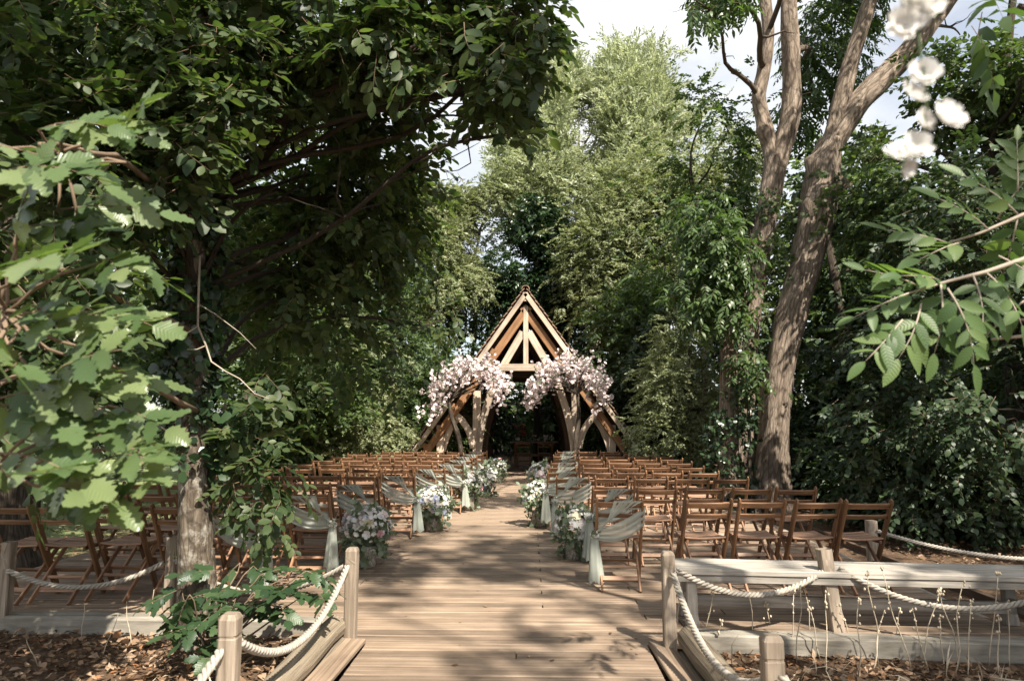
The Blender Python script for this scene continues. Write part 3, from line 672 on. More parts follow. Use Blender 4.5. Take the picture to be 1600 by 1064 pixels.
def petal_flower(rng, r=1.0, n=5, layers=1, cup=0.3):
    parts = []
    for l in range(layers):
        rr = r*(1-0.28*l); cc = cup+0.45*l
        for i in range(n):
            a = 2*math.pi*(i+0.5*l)/n+rng.uniform(-.15, .15); c_, s_ = math.cos(a), math.sin(a); w = rr*math.pi/n*0.95
            def P(x, y, z): return (c_*x-s_*y, s_*x+c_*y, z)
            V = np.array([P(0, 0, 0), P(rr*0.55, w*0.8, rr*cc*0.35), P(rr*0.55, -w*0.8, rr*cc*0.35), P(rr, w*0.5, rr*cc), P(rr, -w*0.5, rr*cc), P(rr*0.6, 0, rr*cc*0.2)])
            T = np.array([(0, 5, 1), (0, 2, 5), (1, 5, 3), (5, 4, 3), (5, 2, 4)]); parts.append((V, T, 0))
    return join(parts)
_fr = np.random.default_rng(9)
F_OPEN = [petal_flower(_fr, 1, 5, 1, 0.35) for _ in range(3)]
F_ROSE = [petal_flower(_fr, 1, 6, 3, 0.35) for _ in range(3)]
F_DAISY = [petal_flower(_fr, 1, 9, 1, 0.15) for _ in range(2)]
def rand_frames(rng, N, spread=0.5):
    """x axis = any, z axis ~ N"""
    D = rng.normal(size=N.shape); return rot_from(np.cross(N+rng.normal(size=N.shape)*spread, D), N)
def sash(side, row, nm, ch, i):
    t = thing('chair_sash', 'sage chiffon sash on the aisle chair, %s row from the altar, %s' % (ORD[row], nm), 'sash', ch.location, ch.rotation_euler.z, 'chiffon sashes tied to the aisle chairs')
    s_ = side                                   # knot on the aisle stile: x = -s*0.215
    kx = -s_*0.222; kz = 0.50+rs.uniform(-.03, .03); ky = sy(kz)-0.045; ph = rs.uniform(0, 6)
    mb = MB(); wv = rs.uniform(-.03, .03)
    strip(mb, (s_*0.2, sy(0.80)-0.03, 0.803), (-s_*(0.06+wv), sy(0.80)-0.03, 0.803), (kx+s_*0.06, ky+0.02, kz+0.19), (kx, ky, kz+0.02), sag=0.05, pleat=0.008, folds=4.3, ph=ph)
    strip(mb, (s_*0.2, sy(0.80)-0.03, 0.803), (-s_*(0.06+wv), sy(0.80)-0.03, 0.803), (s_*0.195, sy(0.77)+0.018, 0.72), (-s_*(0.05+wv), sy(0.77)+0.018, 0.72), nu=4, sag=0, pleat=0.004, folds=4.3, ph=ph, out=(0, 1, 0))
    mb.build('upper_swag', M['sash'], t, smooth=True)
    mb = MB()
    strip(mb, (s_*0.23, sy(0.75)-0.03, 0.755), (s_*0.23, sy(0.55)-0.03, 0.56), (kx+s_*0.02, ky-0.014, kz+0.06), (kx, ky-0.014, kz-0.035), sag=0.035+rs.uniform(0, .02), pleat=0.010, folds=3.4, ph=ph+2)
    mb.build('lower_swag', M['sash'], t, smooth=True)
    # tail: gathered at the knot, spreading to the hem
    mb = MB(); nu, nv = 14, 22; base = 0; lean = rs.uniform(-.02, .03); hem = 0.05+rs.uniform(0, .06)
    for a in range(nu+1):
        u = a/nu; w = 0.028+0.034*u**0.6; dep = 0.022+0.014*u
        for b in range(nv):
            th = 2*math.pi*b/nv; f = 1+0.28*math.sin(5*th+ph+0.8*u)*(0.3+u)
            mb.v.append(Vector((kx-s_*(0.01+lean*u)+w*f*math.cos(th), ky-0.012+dep*f*math.sin(th)-0.02*u, kz-(kz-hem)*u+(0.02*math.sin(3*th+ph) if a == nu else 0))))
    for a in range(nu):
        for b in range(nv):
            b2 = (b+1) % nv; mb.face((a*nv+b, a*nv+b2, (a+1)*nv+b2, (a+1)*nv+b), ((0, 0),)*4)
    mb.build('tail', M['sash'], t, smooth=True)
    mb = MB(); pts = [(kx+0.034*math.cos(q*0.8976), ky-0.01+0.03*math.sin(q*0.8976), kz) for q in range(8)]
    mb.tube(pts, [0.017]*8, 7, up=(0, 0, 1)); mb.build('knot', M['sash'], t, smooth=True)
    rng = np.random.default_rng(100+i*2+(side > 0)); n = 9
    N = rng.normal(size=(n, 3)); N[:, 1] -= 1.4; N /= np.linalg.norm(N, axis=1, keepdims=True)
    P = np.array([kx, ky-0.03, kz+0.01])+N*0.038; V, T, m_ = scatter(F_OPEN, P, rand_frames(rng, N), rng.uniform(0.014, 0.024, n), rng)
    link('posy', np_mesh('posy', V, T, M['petal_white']), t)
    Vl, Tl, ml = scatter(T_IVY, P[:6]-N[:6]*0.02, rot_from(N[:6], rng.normal(size=(6, 3))), np.full(6, 0.055), rng)
    link('posy_leaves', np_mesh('posy_leaves', Vl, Tl, [M['leaf_euca'], M['twig']], ml), t)
for (side, i, row, nm, ch) in AISLE: sash(side, row, nm, ch, i)

# ------------------------------------------------------------------ flower arrangements in birch logs
BLOOM = {}
for nm_, src, in (('rose', F_ROSE), ('open', F_OPEN), ('daisy', F_DAISY)):
    for c_ in ('white', 'blush', 'pink', 'cream', 'blue'):
        BLOOM[(nm_, c_)] = [np_mesh('bloom', V, T, M['petal_'+c_]) for V, T, m_ in src]
def arrangement(px, py, size, label, seed, near, h=0.20, r=0.105, tilt=0.0):
    base = GR(px, py, 0.0); t = thing('flower_arrangement', label, 'flowers', (base.x, base.y, 0.002), seed*1.3, 'flower arrangements in birch logs along the aisle')
    rng = np.random.default_rng(seed); rnd = random.Random(seed)
    mb = MB(); mb.sweep([(0, 0, 0), (0, 0, h*0.3), (0, 0, h*0.7), (0, 0, h)], ngon(20), up=(0, 1, 0), scale=[r, r*0.98, r*1.01, r*0.97], jit=0.003, rnd=rnd); mb.build('log_vase', M['birch'], t, smooth=True)
    c = np.array([0, 0, h+size*0.62]); rad = np.array([size*0.82, size*0.82, size*0.78])
    # foliage: eucalyptus and ivy, some trailing over the vase
    n = 120; N = rng.normal(size=(n, 3)); N /= np.linalg.norm(N, axis=1, keepdims=True)
    P = c+N*rad*rng.uniform(0.25, 0.9, (n, 1)); 
    k = n//7; an = rng.uniform(0, 6.28, k); P[:k] = np.stack([np.cos(an)*(r+0.02), np.sin(an)*(r+0.02), h*rng.uniform(0.35, 1.2, k)], 1); N[:k] = np.stack([np.cos(an)*0.6, np.sin(an)*0.6, np.full(k, -0.9)], 1)
    Rm = rot_from(N+rng.normal(size=N.shape)*0.3, rng.normal(size=N.shape)+np.array([0, 0, 0.6])); V, T, m_ = scatter(T_IVY, P, Rm, rng.uniform(0.10, 0.17, n), rng)
    V[:, 2] = np.maximum(V[:, 2], 0.004)
    stuff(link('foliage', np_mesh('foliage', V, T, [M['leaf_euca'], M['twig']], m_), t))
    n = 150; N = rng.normal(size=(n, 3)); N[:, 2] = np.abs(N[:, 2])*0.8+rng.uniform(-0.5, .3, n); N /= np.linalg.norm(N, axis=1, keepdims=True)
    P = c+N*rad*rng.uniform(0.92, 1.12, (n, 1)); Rm = rand_frames(rng, N, 0.4)
    V, T, m_ = scatter(F_OPEN+F_DAISY, P, Rm, rng.uniform(0.016, 0.030, n), rng)
    stuff(link('small_flowers', np_mesh('small_flowers', V, T, M['petal_white']), t))
    nb = 44 if near else 26
    N = rng.normal(size=(nb, 3)); N[:, 2] = np.abs(N[:, 2])+rng.uniform(-0.75, 0.2, nb); N /= np.linalg.norm(N, axis=1, keepdims=True)
    P = c+N*rad*rng.uniform(0.9, 1.05, (nb, 1)); Rm = rand_frames(rng, N, 0.3); S = rng.uniform(0.032, 0.056, nb)
    cols = ['white']*9+['blush']*2+['cream']*3+['blue']*2+['pink']
    for q in range(nb):
        me = rnd.choice(BLOOM[(rnd.choice(['rose', 'open', 'rose', 'daisy']), rnd.choice(cols))])
        o = link('bloom', me, t); o.matrix_local = Matrix.Translation(P[q]) @ Matrix(Rm[q].tolist()).to_4x4() @ Matrix.Scale(float(S[q]), 4)
arrangement(572, 884, 0.30, 'white and blush flower arrangement in a birch log behind the corner post', 1, True)
arrangement(676, 829, 0.30, 'broad cream flower arrangement hiding its log, beside an aisle sash', 2, True, h=0.18)
arrangement(732, 797, 0.28, 'white and lilac flowers spilling over a bare birch log vase', 3, True, h=0.24)
arrangement(759, 776, 0.28, 'low leafy white flower arrangement between two birch-log arrangements', 4, False)
arrangement(777, 754, 0.26, 'small white arrangement standing alone nearest the altar', 5, False)
arrangement(896, 872, 0.27, 'white and pastel arrangement in a birch log beside the two-tailed sash chair', 6, True, h=0.17)
arrangement(842, 822, 0.29, 'tall leafy white arrangement on the aisle, ash-tree side, trailing greenery', 7, True, h=0.22)
arrangement(846, 783, 0.30, 'white and blue arrangement rising behind the tall leafy one', 8, False, h=0.30)

# ------------------------------------------------------------------ pavilion
PY = 18.3
def PX(px, py, Y=PY): return AT(px, py, Y)
def build_pavilion():
    cx = PX(821.5, 560).x; zr = PX(821, 452).z; ze = 0.42; half = (PX(1000, 700).x-PX(643, 700).x)/2
    z700 = PX(643, 702).z; slope = (zr-z700)/half; halfe = (zr-ze)/slope; Lp = 6.0
    t = thing('pavilion', 'open oak-framed pavilion with steep tiled roof over the altar', 'pavilion', (cx, PY, 0))
    ang = math.atan(slope)
    nrm = lambda s: Vector((s*math.sin(ang), 0, math.cos(ang)))
    dn = lambda s: Vector((s*math.cos(ang), 0, -math.sin(ang)))
    top = Vector((0, 0, zr)); LS = halfe/math.cos(ang)
    rnd = random.Random(2)
    rf = link('roof', None, t)
    tile = MB().bar((0, -0.0, 0), (0.165, 0, 0), 0.16, 0.022, c=0.003).mesh('roof_tile', M['tile'])
    bulk = MB(); gauge = 0.10; nc = int(LS/gauge)
    for s in (-1, 1):
        # boarding under the tiles
        a = top+nrm(s)*-0.04; b = a+dn(s)*LS
        mb = MB(); mb.sweep([a+Vector((0, -0.05, 0)), b+Vector((0, -0.05, 0))], [(-0.0, -0.012), (0, 0.012), (Lp+0.1, 0.012), (Lp+0.1, -0.012)] if s < 0 else [(-Lp-0.1, -0.012), (-Lp-0.1, 0.012), (0, 0.012), (0, -0.012)], up=nrm(s)); mb.build('roof_boarding', M['oak_dark'], t)
        for k in range(nc):
            p = top+dn(s)*(k*gauge+0.02)+nrm(s)*0.012
            off = 0.08*(k % 2)
            nt_ = int((Lp+0.2)/0.165)
            for j in range(nt_):
                y0 = -0.14+j*0.165+off*0.98+rnd.uniform(-.004, .004)
                if j < 2:
                    o = link('verge_tile', tile, rf); X_ = dn(s)*1.0+nrm(s)*0.17; X_.normalize(); Y_ = Vector((0, 1, 0)) ; Z_ = X_.cross(Y_)
                    o.matrix_local = Matrix.Translation(p+Vector((0, y0+0.08, 0))+nrm(s)*rnd.uniform(0, 0.014)) @ Matrix((X_, Y_, Z_)).transposed().to_4x4()
                else:
                    c0 = p+Vector((0, y0+0.08, 0)); c1 = c0+dn(s)*0.165+nrm(s)*0.018; bulk.sweep([c0, c1], [(-.08, -.007), (.08, -.007), (.08, .007), (-.08, .007)], up=nrm(s))
        # barge board, and warm principal rafter set back
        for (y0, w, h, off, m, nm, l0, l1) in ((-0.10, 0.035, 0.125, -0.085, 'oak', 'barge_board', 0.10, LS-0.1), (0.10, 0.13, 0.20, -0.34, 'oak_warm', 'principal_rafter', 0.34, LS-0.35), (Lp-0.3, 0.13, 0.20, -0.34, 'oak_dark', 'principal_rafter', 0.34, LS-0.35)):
            MB().bar(top+nrm(s)*off+dn(s)*l0+Vector((0, y0, 0)), top+nrm(s)*off+dn(s)*l1+Vector((0, y0, 0)), w, h, up=nrm(s), c=0.006, seg=6).build(nm, M[m], t)
        for q in range(1, 9):
            yq = 0.25+q*0.62
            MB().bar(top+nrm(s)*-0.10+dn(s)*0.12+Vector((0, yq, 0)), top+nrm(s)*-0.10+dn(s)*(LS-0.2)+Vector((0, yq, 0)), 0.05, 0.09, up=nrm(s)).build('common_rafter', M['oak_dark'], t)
        for dd in (1.9, 3.7, 5.0):
            MB().bar(top+nrm(s)*-0.22+dn(s)*dd+Vector((0, 0.02, 0)), top+nrm(s)*-0.22+dn(s)*dd+Vector((0, Lp-0.1, 0)), 0.14, 0.14, up=nrm(s)).build('purlin', M['oak_warm'], t)
    stuff(bulk.build('roof_tiles', M['tile'], rf))
    for j in range(19):
        y0 = -0.16+j*0.33; mb = MB(); arc = [(0.11*math.cos(a)*1.0, 0.10*math.sin(a)) for a in [R(-20+22*i) for i in range(11)]]
        inn = [(0.09*math.cos(a), 0.08*math.sin(a)) for a in [R(200-22*i) for i in range(11)]]
        mb.sweep([(0, y0, zr-0.015), (0, y0+0.335, zr-0.02)], [(x, z) for x, z in arc+inn], up=(0, 0, 1)); mb.build('ridge_tile', M['tile'], rf)
    MB().bar((0, -0.06, zr-0.34), (0, -0.06, zr-0.10), 0.15, 0.05, up=(0, 1, 0)).build('apex_block', M['oak'], t)
    # timber frame, front and back
    def lp(px, py): q = PX(px, py); return (q.x-cx, q.z)
    for (yf, front) in ((0.08, True), (2.9, False), (5.6, False)):
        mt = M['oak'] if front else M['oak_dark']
        def timb(name, pix, w, d, yo=0.0, mirror=True, mat=None):
            for s in ((-1, 1) if mirror else (1,)):
                pts = []
                for (px, py) in pix:
                    x, z = lp(px, py); pts.append((x*s if mirror else x, yf+yo, z))
                P_ = [Vector(q) for q in pts]
                if len(P_) > 2:      # smooth curve
                    C = []; n = len(P_)
                    for i in range(n-1):
                        a, b, c_, d_ = P_[max(i-1, 0)], P_[i], P_[i+1], P_[min(i+2, n-1)]
                        for q in range(5):
                            u = q/5; C.append(0.5*((2*b)+(c_-a)*u+(2*a-5*b+4*c_-d_)*u*u+(3*b-a-3*c_+d_)*u**3))
                    C.append(P_[-1]); P_ = C
                MB().sweep(P_, oct_section(d, w, 0.008), up=(P_[-1]-P_[0]).cross(Vector((0, 1, 0)))).build(name, mat or mt, t)
        # right-hand pixels, mirrored about the ridge
        timb('king_post', [(821.5, 572), (821.5, 478)], 0.135, 0.15, 0.02, False)
        timb('collar_beam', [(779, 574), (864, 574)], 0.19, 0.16, -0.01, False)
        timb('upper_strut', [(864, 583), (826, 518)], 0.19, 0.13, 0.055)
        timb('arch_brace', [(899, 745), (897, 700), (889, 655), (876, 612), (861, 574)], 0.19, 0.13, 0.045)
        timb('aisle_post', [(901, 746), (899, 610)], 0.20, 0.18, 0.1)
        timb('outer_post', [(957.5, 746), (957.5, 664)], 0.19, 0.16, 0.08)
        timb('outer_brace', [(905, 700), (911, 676), (922, 658), (941, 640)], 0.17, 0.11, 0.03)
        timb('outer_brace', [(955, 705), (948, 684), (941, 668), (930, 652)], 0.16, 0.10, 0.15)
    for (yf) in (2.9,):
        pass
    return cx
PCX = build_pavilion()

# altar table with a low flower runner
def build_table():
    c = AT(834, 700, 22.6); t = thing('altar_table', 'dark wooden trestle table under the pavilion', 'table', (c.x, c.y, 0))
    for i in range(5): MB().bar((-0.78, -0.28+i*0.14, 0.80), (0.78, -0.28+i*0.14, 0.80), 0.134, 0.03).build('top_plank', M['chair'], t)
    for s in (-1, 1):
        for sl in (-1, 1): MB().bar((s*0.6, sl*0.26, 0.0), (s*0.6, -sl*0.22, 0.78), 0.05, 0.07, up=(1, 0, 0)).build('trestle_leg', M['chair'], t)
        MB().bar((s*0.6+0.045, -0.28, 0.755), (s*0.6+0.045, 0.28, 0.755), 0.04, 0.05).build('bearer', M['chair'], t)
    MB().bar((-0.6, 0, 0.38), (0.6, 0, 0.38), 0.04, 0.08).build('stretcher', M['chair'], t)
    a = thing('flower_runner', 'low runner of blush and red flowers on the altar table', 'flowers', (c.x, c.y, 0.816))
    rng = np.random.default_rng(77); n = 110
    P = np.stack([rng.uniform(-0.6, 0.6, n), rng.uniform(-0.15, 0.15, n), rng.uniform(0.04, 0.2, n)], 1); N = rng.normal(size=(n, 3)); N[:, 2] = np.abs(N[:, 2]); N[:, 1] -= 0.5
    V, T, m_ = scatter(F_ROSE+F_OPEN, P, rand_frames(rng, N), rng.uniform(.03, .06, n), rng); stuff(link('small_flowers', np_mesh('small_flowers', V, T, M['petal_blush']), a))
    P2 = np.stack([rng.uniform(-0.6, -0.25, 24), rng.uniform(-0.15, 0.1, 24), rng.uniform(0.15, 0.55, 24)], 1); N2 = rng.normal(size=(24, 3)); N2[:, 1] -= .6
    V, T, m_ = scatter(F_ROSE, P2, rand_frames(rng, N2), rng.uniform(.03, .055, 24), rng); stuff(link('red_flowers', np_mesh('red_flowers', V, T, M['petal_red']), a))
    P = np.stack([rng.uniform(-0.65, 0.65, 120), rng.uniform(-0.18, 0.18, 120), rng.uniform(0.0, 0.2, 120)], 1); P[:40, 0] = rng.uniform(-.6, -.1, 40); P[:40, 2] = rng.uniform(0.05, .5, 40); D = rng.normal(size=(120, 3)); D[:, 2] = np.abs(D[:, 2])
    V, T, m_ = scatter(T_IVY, P, rot_from(D, rng.normal(size=(120, 3))), rng.uniform(.1, .16, 120), rng); V[:, 2] = np.maximum(V[:, 2], 0.001); stuff(link('foliage', np_mesh('foliage', V, T, [M['leaf_mid'], M['twig']], m_), a))
build_table()

# blossom trees framing the pavilion
def blossom_tree(pix_stem, pix_arch, label, seed):
    Y = 17.45; rnd = random.Random(seed); rng = np.random.default_rng(seed)
    base = AT(pix_stem[0][0], pix_stem[0][1], Y); base.z = 0.0
    t = thing('blossom_tree', label, 'blossom tree', base, 0, 'artificial blossom trees before the pavilion')
    loc = lambda px, py, dy=0: AT(px, py, Y+dy)-base
    pts = [Vector((0, 0, 0))]+[loc(*p) for p in pix_stem[1:]]
    link('trunk', trunk_mesh(pts, np.linspace(0.07, 0.04, len(pts)), M['dark_bark'], seg=10, sub=5, bump=0.12, seed=seed), t)
    arch = [loc(*p) for p in pix_arch]; dense = []
    for i in range(len(arch)-1):
        for q in range(6): dense.append(arch[i].lerp(arch[i+1], q/6))
    hub = pts[-1]
    mb = MB()
    ctr = [];
    for q in dense:
        for k in range(rnd.choice([3, 4, 6])):
            ctr.append(q+Vector((rnd.gauss(0, .15), rnd.gauss(0, .2), rnd.gauss(0.02, .14))))
    for q in dense[::2]:
        p2 = limb_path(hub, q, rnd, n=6, wob=0.05, bend=(0, 0, 0.12)); mb.tube(p2, [0.024*(1-0.75*i/6) for i in range(7)], 5)
    mb.build('branches', M['dark_bark'], t, smooth=True)
    V = []; PP = []; NN = []
    for q in ctr:                         # drooping twigs with blossoms
        m = rnd.randint(4, 8); d = Vector((rnd.gauss(0, .5), rnd.gauss(0, .5), -0.6-rnd.random())).normalized()
        if rnd.random() < 0.25: d = Vector((rnd.gauss(0, .5), rnd.gauss(0, .5), 0.8)).normalized()
        Ln = rnd.uniform(0.12, 0.5)
        for k in range(m):
            PP.append(q+d*Ln*k/m+Vector((rnd.gauss(0, .035), rnd.gauss(0, .035), rnd.gauss(0, .035)))); NN.append((rnd.gauss(0, .7), rnd.gauss(-.5, .7), rnd.gauss(0, .7)))
    P = np.array([tuple(p) for p in PP]); N = np.array(NN)
    V, T, m_ = scatter(F_OPEN*3+F_ROSE[:1], P, rand_frames(rng, N), rng.uniform(0.030, 0.060, len(P)), rng)
    stuff(link('blossoms', np_mesh('blossoms', V, T, M['petal_blush']), t))
    n = len(ctr); P = np.array([tuple(p) for p in ctr]); D = rng.normal(size=(n, 3)); D[:, 2] -= 0.5
    V, T, m_ = scatter(T_FINE, P, rot_from(D, rng.normal(size=(n, 3))), rng.uniform(.12, .2, n), rng); link('leaves', np_mesh('leaves', V, T, [M['leaf_mid'], M['dark_bark']], m_), t)
blossom_tree([(724, 745), (718, 690), (705, 650), (702, 625)], [(672, 640), (680, 612), (697, 588), (716, 578), (738, 572), (760, 578), (778, 594), (792, 612)], 'arching pale blossom tree over the pavilion post on the beech side', 5)
blossom_tree([(897, 745), (898, 700), (904, 650), (902, 615)], [(832, 618), (842, 598), (858, 582), (880, 572), (902, 570), (922, 580), (937, 600), (942, 622)], 'arching pale blossom tree over the pavilion post on the ash side', 6)

# ------------------------------------------------------------------ leaf litter and dry stalks
def litter():
    rng = np.random.default_rng(4)
    def area(n, x0, x1, y0, y1): return np.stack([rng.uniform(x0, x1, n), rng.uniform(y0, y1, n), np.full(n, GZ)], 1)
    P = np.concatenate([area(8000, -6.5, -1.48, 2.2, 5.55), area(8000, 1.2, 5.6, 2.2, 5.2), area(5000, 4.5, 9, 5, 12), area(3500, -9, -5.3, 4, 14), area(500, -8, 8, 17, 26)])
    lim = np.where(P[:, 0] > 0, 5.22-(P[:, 0]-1.12)*0.152, 99); ok = ~((P[:, 0] > 1) & (P[:, 0] < 4.6) & (P[:, 1] > lim-0.02) & (P[:, 1] < 24)); P = P[ok]
    ok = ~((P[:, 0] > -5.3) & (P[:, 0] < 4.5) & (P[:, 1] > 5.6)); P = P[ok]
    P[:, 2] += rng.uniform(0.002, 0.035, len(P))
    N = rng.normal(size=P.shape)*0.45; N[:, 2] += 1; D = rng.normal(size=P.shape); D[:, 2] *= 0.25
    tm = [(*leaf_oval(0.36, 0.25), 0), (*leaf_oval(0.22, -0.2), 0), (*leaf_diamond(0.2, 0.12), 0), (*leaf_diamond(0.12, 0.1), 0)]
    tm = [(V, T, np.zeros(len(T), int)) for V, T, _ in tm]
    V, T, m_ = scatter(tm, P, rot_from(D, N), rng.uniform(0.03, 0.085, len(P)), rng)
    o = stuff(link('leaf_litter', np_mesh('leaf_litter', V, T, M['litter']))); tag(o, 'brown fallen leaves and wood chips covering the beds', 'leaf litter')
litter()
def deck_leaves():
    rng = np.random.default_rng(15); n = 120; P = np.stack([rng.uniform(-1.1, 0.75, n), rng.uniform(2.5, 16, n), np.full(n, 0.006)], 1); P[90:, 0] = rng.uniform(-4.8, 3.4, 30); P[90:, 1] = rng.uniform(5.8, 9, 30)
    N = rng.normal(size=P.shape)*0.15; N[:, 2] += 1; D = rng.normal(size=P.shape); D[:, 2] *= 0.05
    tm = [(V, T, np.zeros(len(T), int)) for V, T in (leaf_oval(0.34, 0.05), leaf_oval(0.25, 0.02))]
    V, T, m_ = scatter(tm, P, rot_from(D, N), rng.uniform(0.015, 0.05, n), rng); V[:, 2] = np.maximum(V[:, 2], 0.003)
    tag(stuff(link('fallen_leaves', np_mesh('fallen_leaves', V, T, M['litter']))), 'few dry brown leaves fallen on the walkway boards', 'fallen leaves')
deck_leaves()
def stalks():
    rnd = random.Random(12)
    spots = [(1062, 1000, .52), (1100, 1005, .35), (1180, 1010, .38), (1235, 1025, .46), (1245, 1035, .52), (1270, 1010, .5), (1282, 1030, .36), (1290, 1040, .48), (1330, 1015, .34), (1362, 1050, .40), (1372, 1040, .62), (1390, 1015, .3), (1425, 1050, .66), (1440, 1035, .5), (1452, 1050, .42), (1475, 1045, .34), (1490, 1060, .62), (1500, 1040, .5), (1512, 1055, .46), (1545, 1040, .6), (1560, 1058, .38), (1578, 1045, .44), (1040+80, 1020, .24), (1205, 1000, .28), (1340, 1060, .5)]
    for i, (px, py, h) in enumerate(spots):
        b = GR(px, py, GZ)
        t = thing('dry_stalk', ('tall straw-coloured seed stalk reaching above the rope before the bench' if h > .49 else 'knee-high straw-coloured seed stalk in the litter before the bench' if h > .35 else 'short stubby straw-coloured seed stalk in the litter before the bench'), 'dry stalk', b, 0, ('tall' if h > .49 else 'knee-high' if h > .35 else 'short')+' dry seed stalks before the bench')
        top = Vector((rnd.uniform(-.14, .14)*h*2, rnd.uniform(-.08, .08), h)); pts = limb_path((0, 0, -0.01), top, rnd, n=6, wob=0.03)
        MB().tube(pts, [0.0046-0.0003*i_ for i_ in range(7)], 5).build('stem', M['stalk'], t, smooth=True)
        mb = MB()
        for k in range(rnd.randint(4, 9)):
            q = pts[rnd.choice([4, 5, 6, 6, 6])]+Vector((rnd.gauss(0, .009), rnd.gauss(0, .009), rnd.uniform(-.03, .01))); r = rnd.uniform(.005, .009)
            mb.tube([q-Vector((0, 0, r)), q, q+Vector((0, 0, r)), q+Vector((0, 0, r*1.6))], [r*.4, r, r*.7, r*.15], 6)
        stuff(mb.build('seed_head', M['stalk'], t, smooth=True))
    for i, (px, py, h) in enumerate([(160, 1025, .30), (128, 930+70, .28), (205, 1010, .32), (225, 990, .34), (248, 1030, .25), (60, 1040, .2)]):
        b = GR(px, py, GZ); t = thing('dry_stalk', 'short bare dry stalk in the leaf litter beside the beech suckers', 'dry stalk', b, 0, 'dry stalks by the beech suckers')
        pts = limb_path((0, 0, -0.01), (rnd.uniform(-.12, .14), rnd.uniform(-.1, .1), h), rnd, n=5, wob=0.04); MB().tube(pts, [0.004-0.0004*q for q in range(6)], 5).build('stem', M['stalk'], t, smooth=True)
stalks()
def dry_grass():
    rng = np.random.default_rng(44); n = 420
    P = np.stack([rng.uniform(1.3, 4.6, n), rng.uniform(2.6, 4.85, n), np.full(n, GZ+0.004)], 1); P[330:, 0] = rng.uniform(-4.5, -1.6, n-330); P[330:, 1] = rng.uniform(3.2, 5.3, n-330)
    c = lump(P, rng, 4.0) > -0.1; P = P[c]; n = len(P)
    D = rng.normal(size=(n, 3)); D[:, 2] = np.abs(D[:, 2])*rng.choice([0.15, 0.6, 2.2], n)
    V, T = leaf_long(0.018, 0.35); V2 = V.copy(); V2[:, 1] *= 1.5; tm = [(V, T, np.zeros(len(T), int)), (V2, T, np.zeros(len(T), int))]
    V, T, m_ = scatter(tm, P, rot_from(D, rng.normal(size=(n, 3))+np.array([0, -.4, .6])), rng.uniform(0.10, 0.30, n), rng); V[:, 2] = np.maximum(V[:, 2], GZ+0.003)
    tag(stuff(link('dry_grass', np_mesh('dry_grass', V, T, M['stalk']))), 'straw-coloured dry grass strewn through the leaf litter', 'dry grass')
dry_grass()
# ------------------------------------------------------------------ trees
def lobe(px, py, Y, rx, ry=None, rz=None, w=None):
    c = AT(px, py, Y); ry = rx if ry is None else ry; rz = rx if rz is None else rz
    return (c.x, c.y, c.z, rx, ry, rz, (w if w is not None else rx*ry*rz))
def tree(name, label, cat, stems, lobes, n, tmpl, smin, smax, leaf, bark, seed, group=None, nl=None, limb_r=0.05, twigmat=None, bump=0.06, flare=0.25, burls=(), limb_twigs=6, limbmat=None, limb_min=-9, **kw):
    """stems: list of (points, radii); lobes: boughs of foliage in world space"""
    rnd = random.Random(seed); b = Vector(stems[0][0][0])
    t = thing(name, label, cat, (0, 0, 0), 0, group)
    for i, (pts, rad) in enumerate(stems):
        link('trunk' if i == 0 else 'stem', trunk_mesh(pts, rad, bark, seg=18 if max(rad) > 0.1 else 10, seed=seed+i, bump=bump, flare=flare if i == 0 else 0, burls=burls), t)
    starts = [tuple(p) for pts, rad in stems for p in pts[1:]]
    tg = [Vector(l[:3]) for l in lobes if l[2] > limb_min]
    if nl is not None: tg = tg[:nl]
    limbs_to(t, starts, tg, limbmat or bark, rnd, r0=limb_r, twigs=limb_twigs)
    V, T, mi = crown(lobes, n, tmpl, smin, smax, seed, **kw)
    stuff(link('crown', np_mesh('crown', V, T, [leaf, twigmat or M['twig']], mi), t))
    return t
def px_path(pix, Y, gz=None):
    P = [AT(a, b, Y) for a, b in pix]
    if gz is not None: P[0].z = gz
    return P
def ivy_on(t, pts, radii, n, seed, smin=0.14, smax=0.24, cover=lambda P: np.ones(len(P), bool), leaf='leaf_ivy', thick=0.06):
    rng = np.random.default_rng(seed); P = np.array([tuple(p) for p in pts]); k = rng.uniform(0, len(P)-1.001, n); i = k.astype(int); u = (k-i)[:, None]
    C = P[i]*(1-u)+P[i+1]*u; r = np.interp(k, np.arange(len(P)), radii); a = rng.uniform(0, 6.283, n)
    N = np.stack([np.cos(a), np.sin(a), np.zeros(n)], 1); Q = C+N*(r+rng.uniform(0, thick, n))[:, None]
    ok = cover(Q) & (lump(Q, rng, 3.5) > -0.35); Q, N = Q[ok], N[ok]
    D = N*0.35+rng.normal(size=N.shape)*0.45; D[:, 2] -= 0.5; Rm = rot_from(D, N+rng.normal(size=N.shape)*0.35+np.array([0, 0, .5]))
    V, T, mi = scatter(T_IVY, Q, Rm, rng.uniform(smin, smax, len(Q)), rng); V[:, 2] = np.maximum(V[:, 2], GZ+0.01)
    stuff(link('ivy', np_mesh('ivy', V, T, [M[leaf], M['twig']], mi), t))
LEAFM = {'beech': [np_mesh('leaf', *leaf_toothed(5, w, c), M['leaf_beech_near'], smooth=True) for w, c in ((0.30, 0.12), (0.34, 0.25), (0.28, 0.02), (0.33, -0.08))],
         'sucker': [np_mesh('leaf', *leaf_toothed(4, w, c), M['leaf_sucker'], smooth=True) for w, c in ((0.30, 0.15), (0.33, 0.3), (0.28, 0.05))],
         'ash': []}
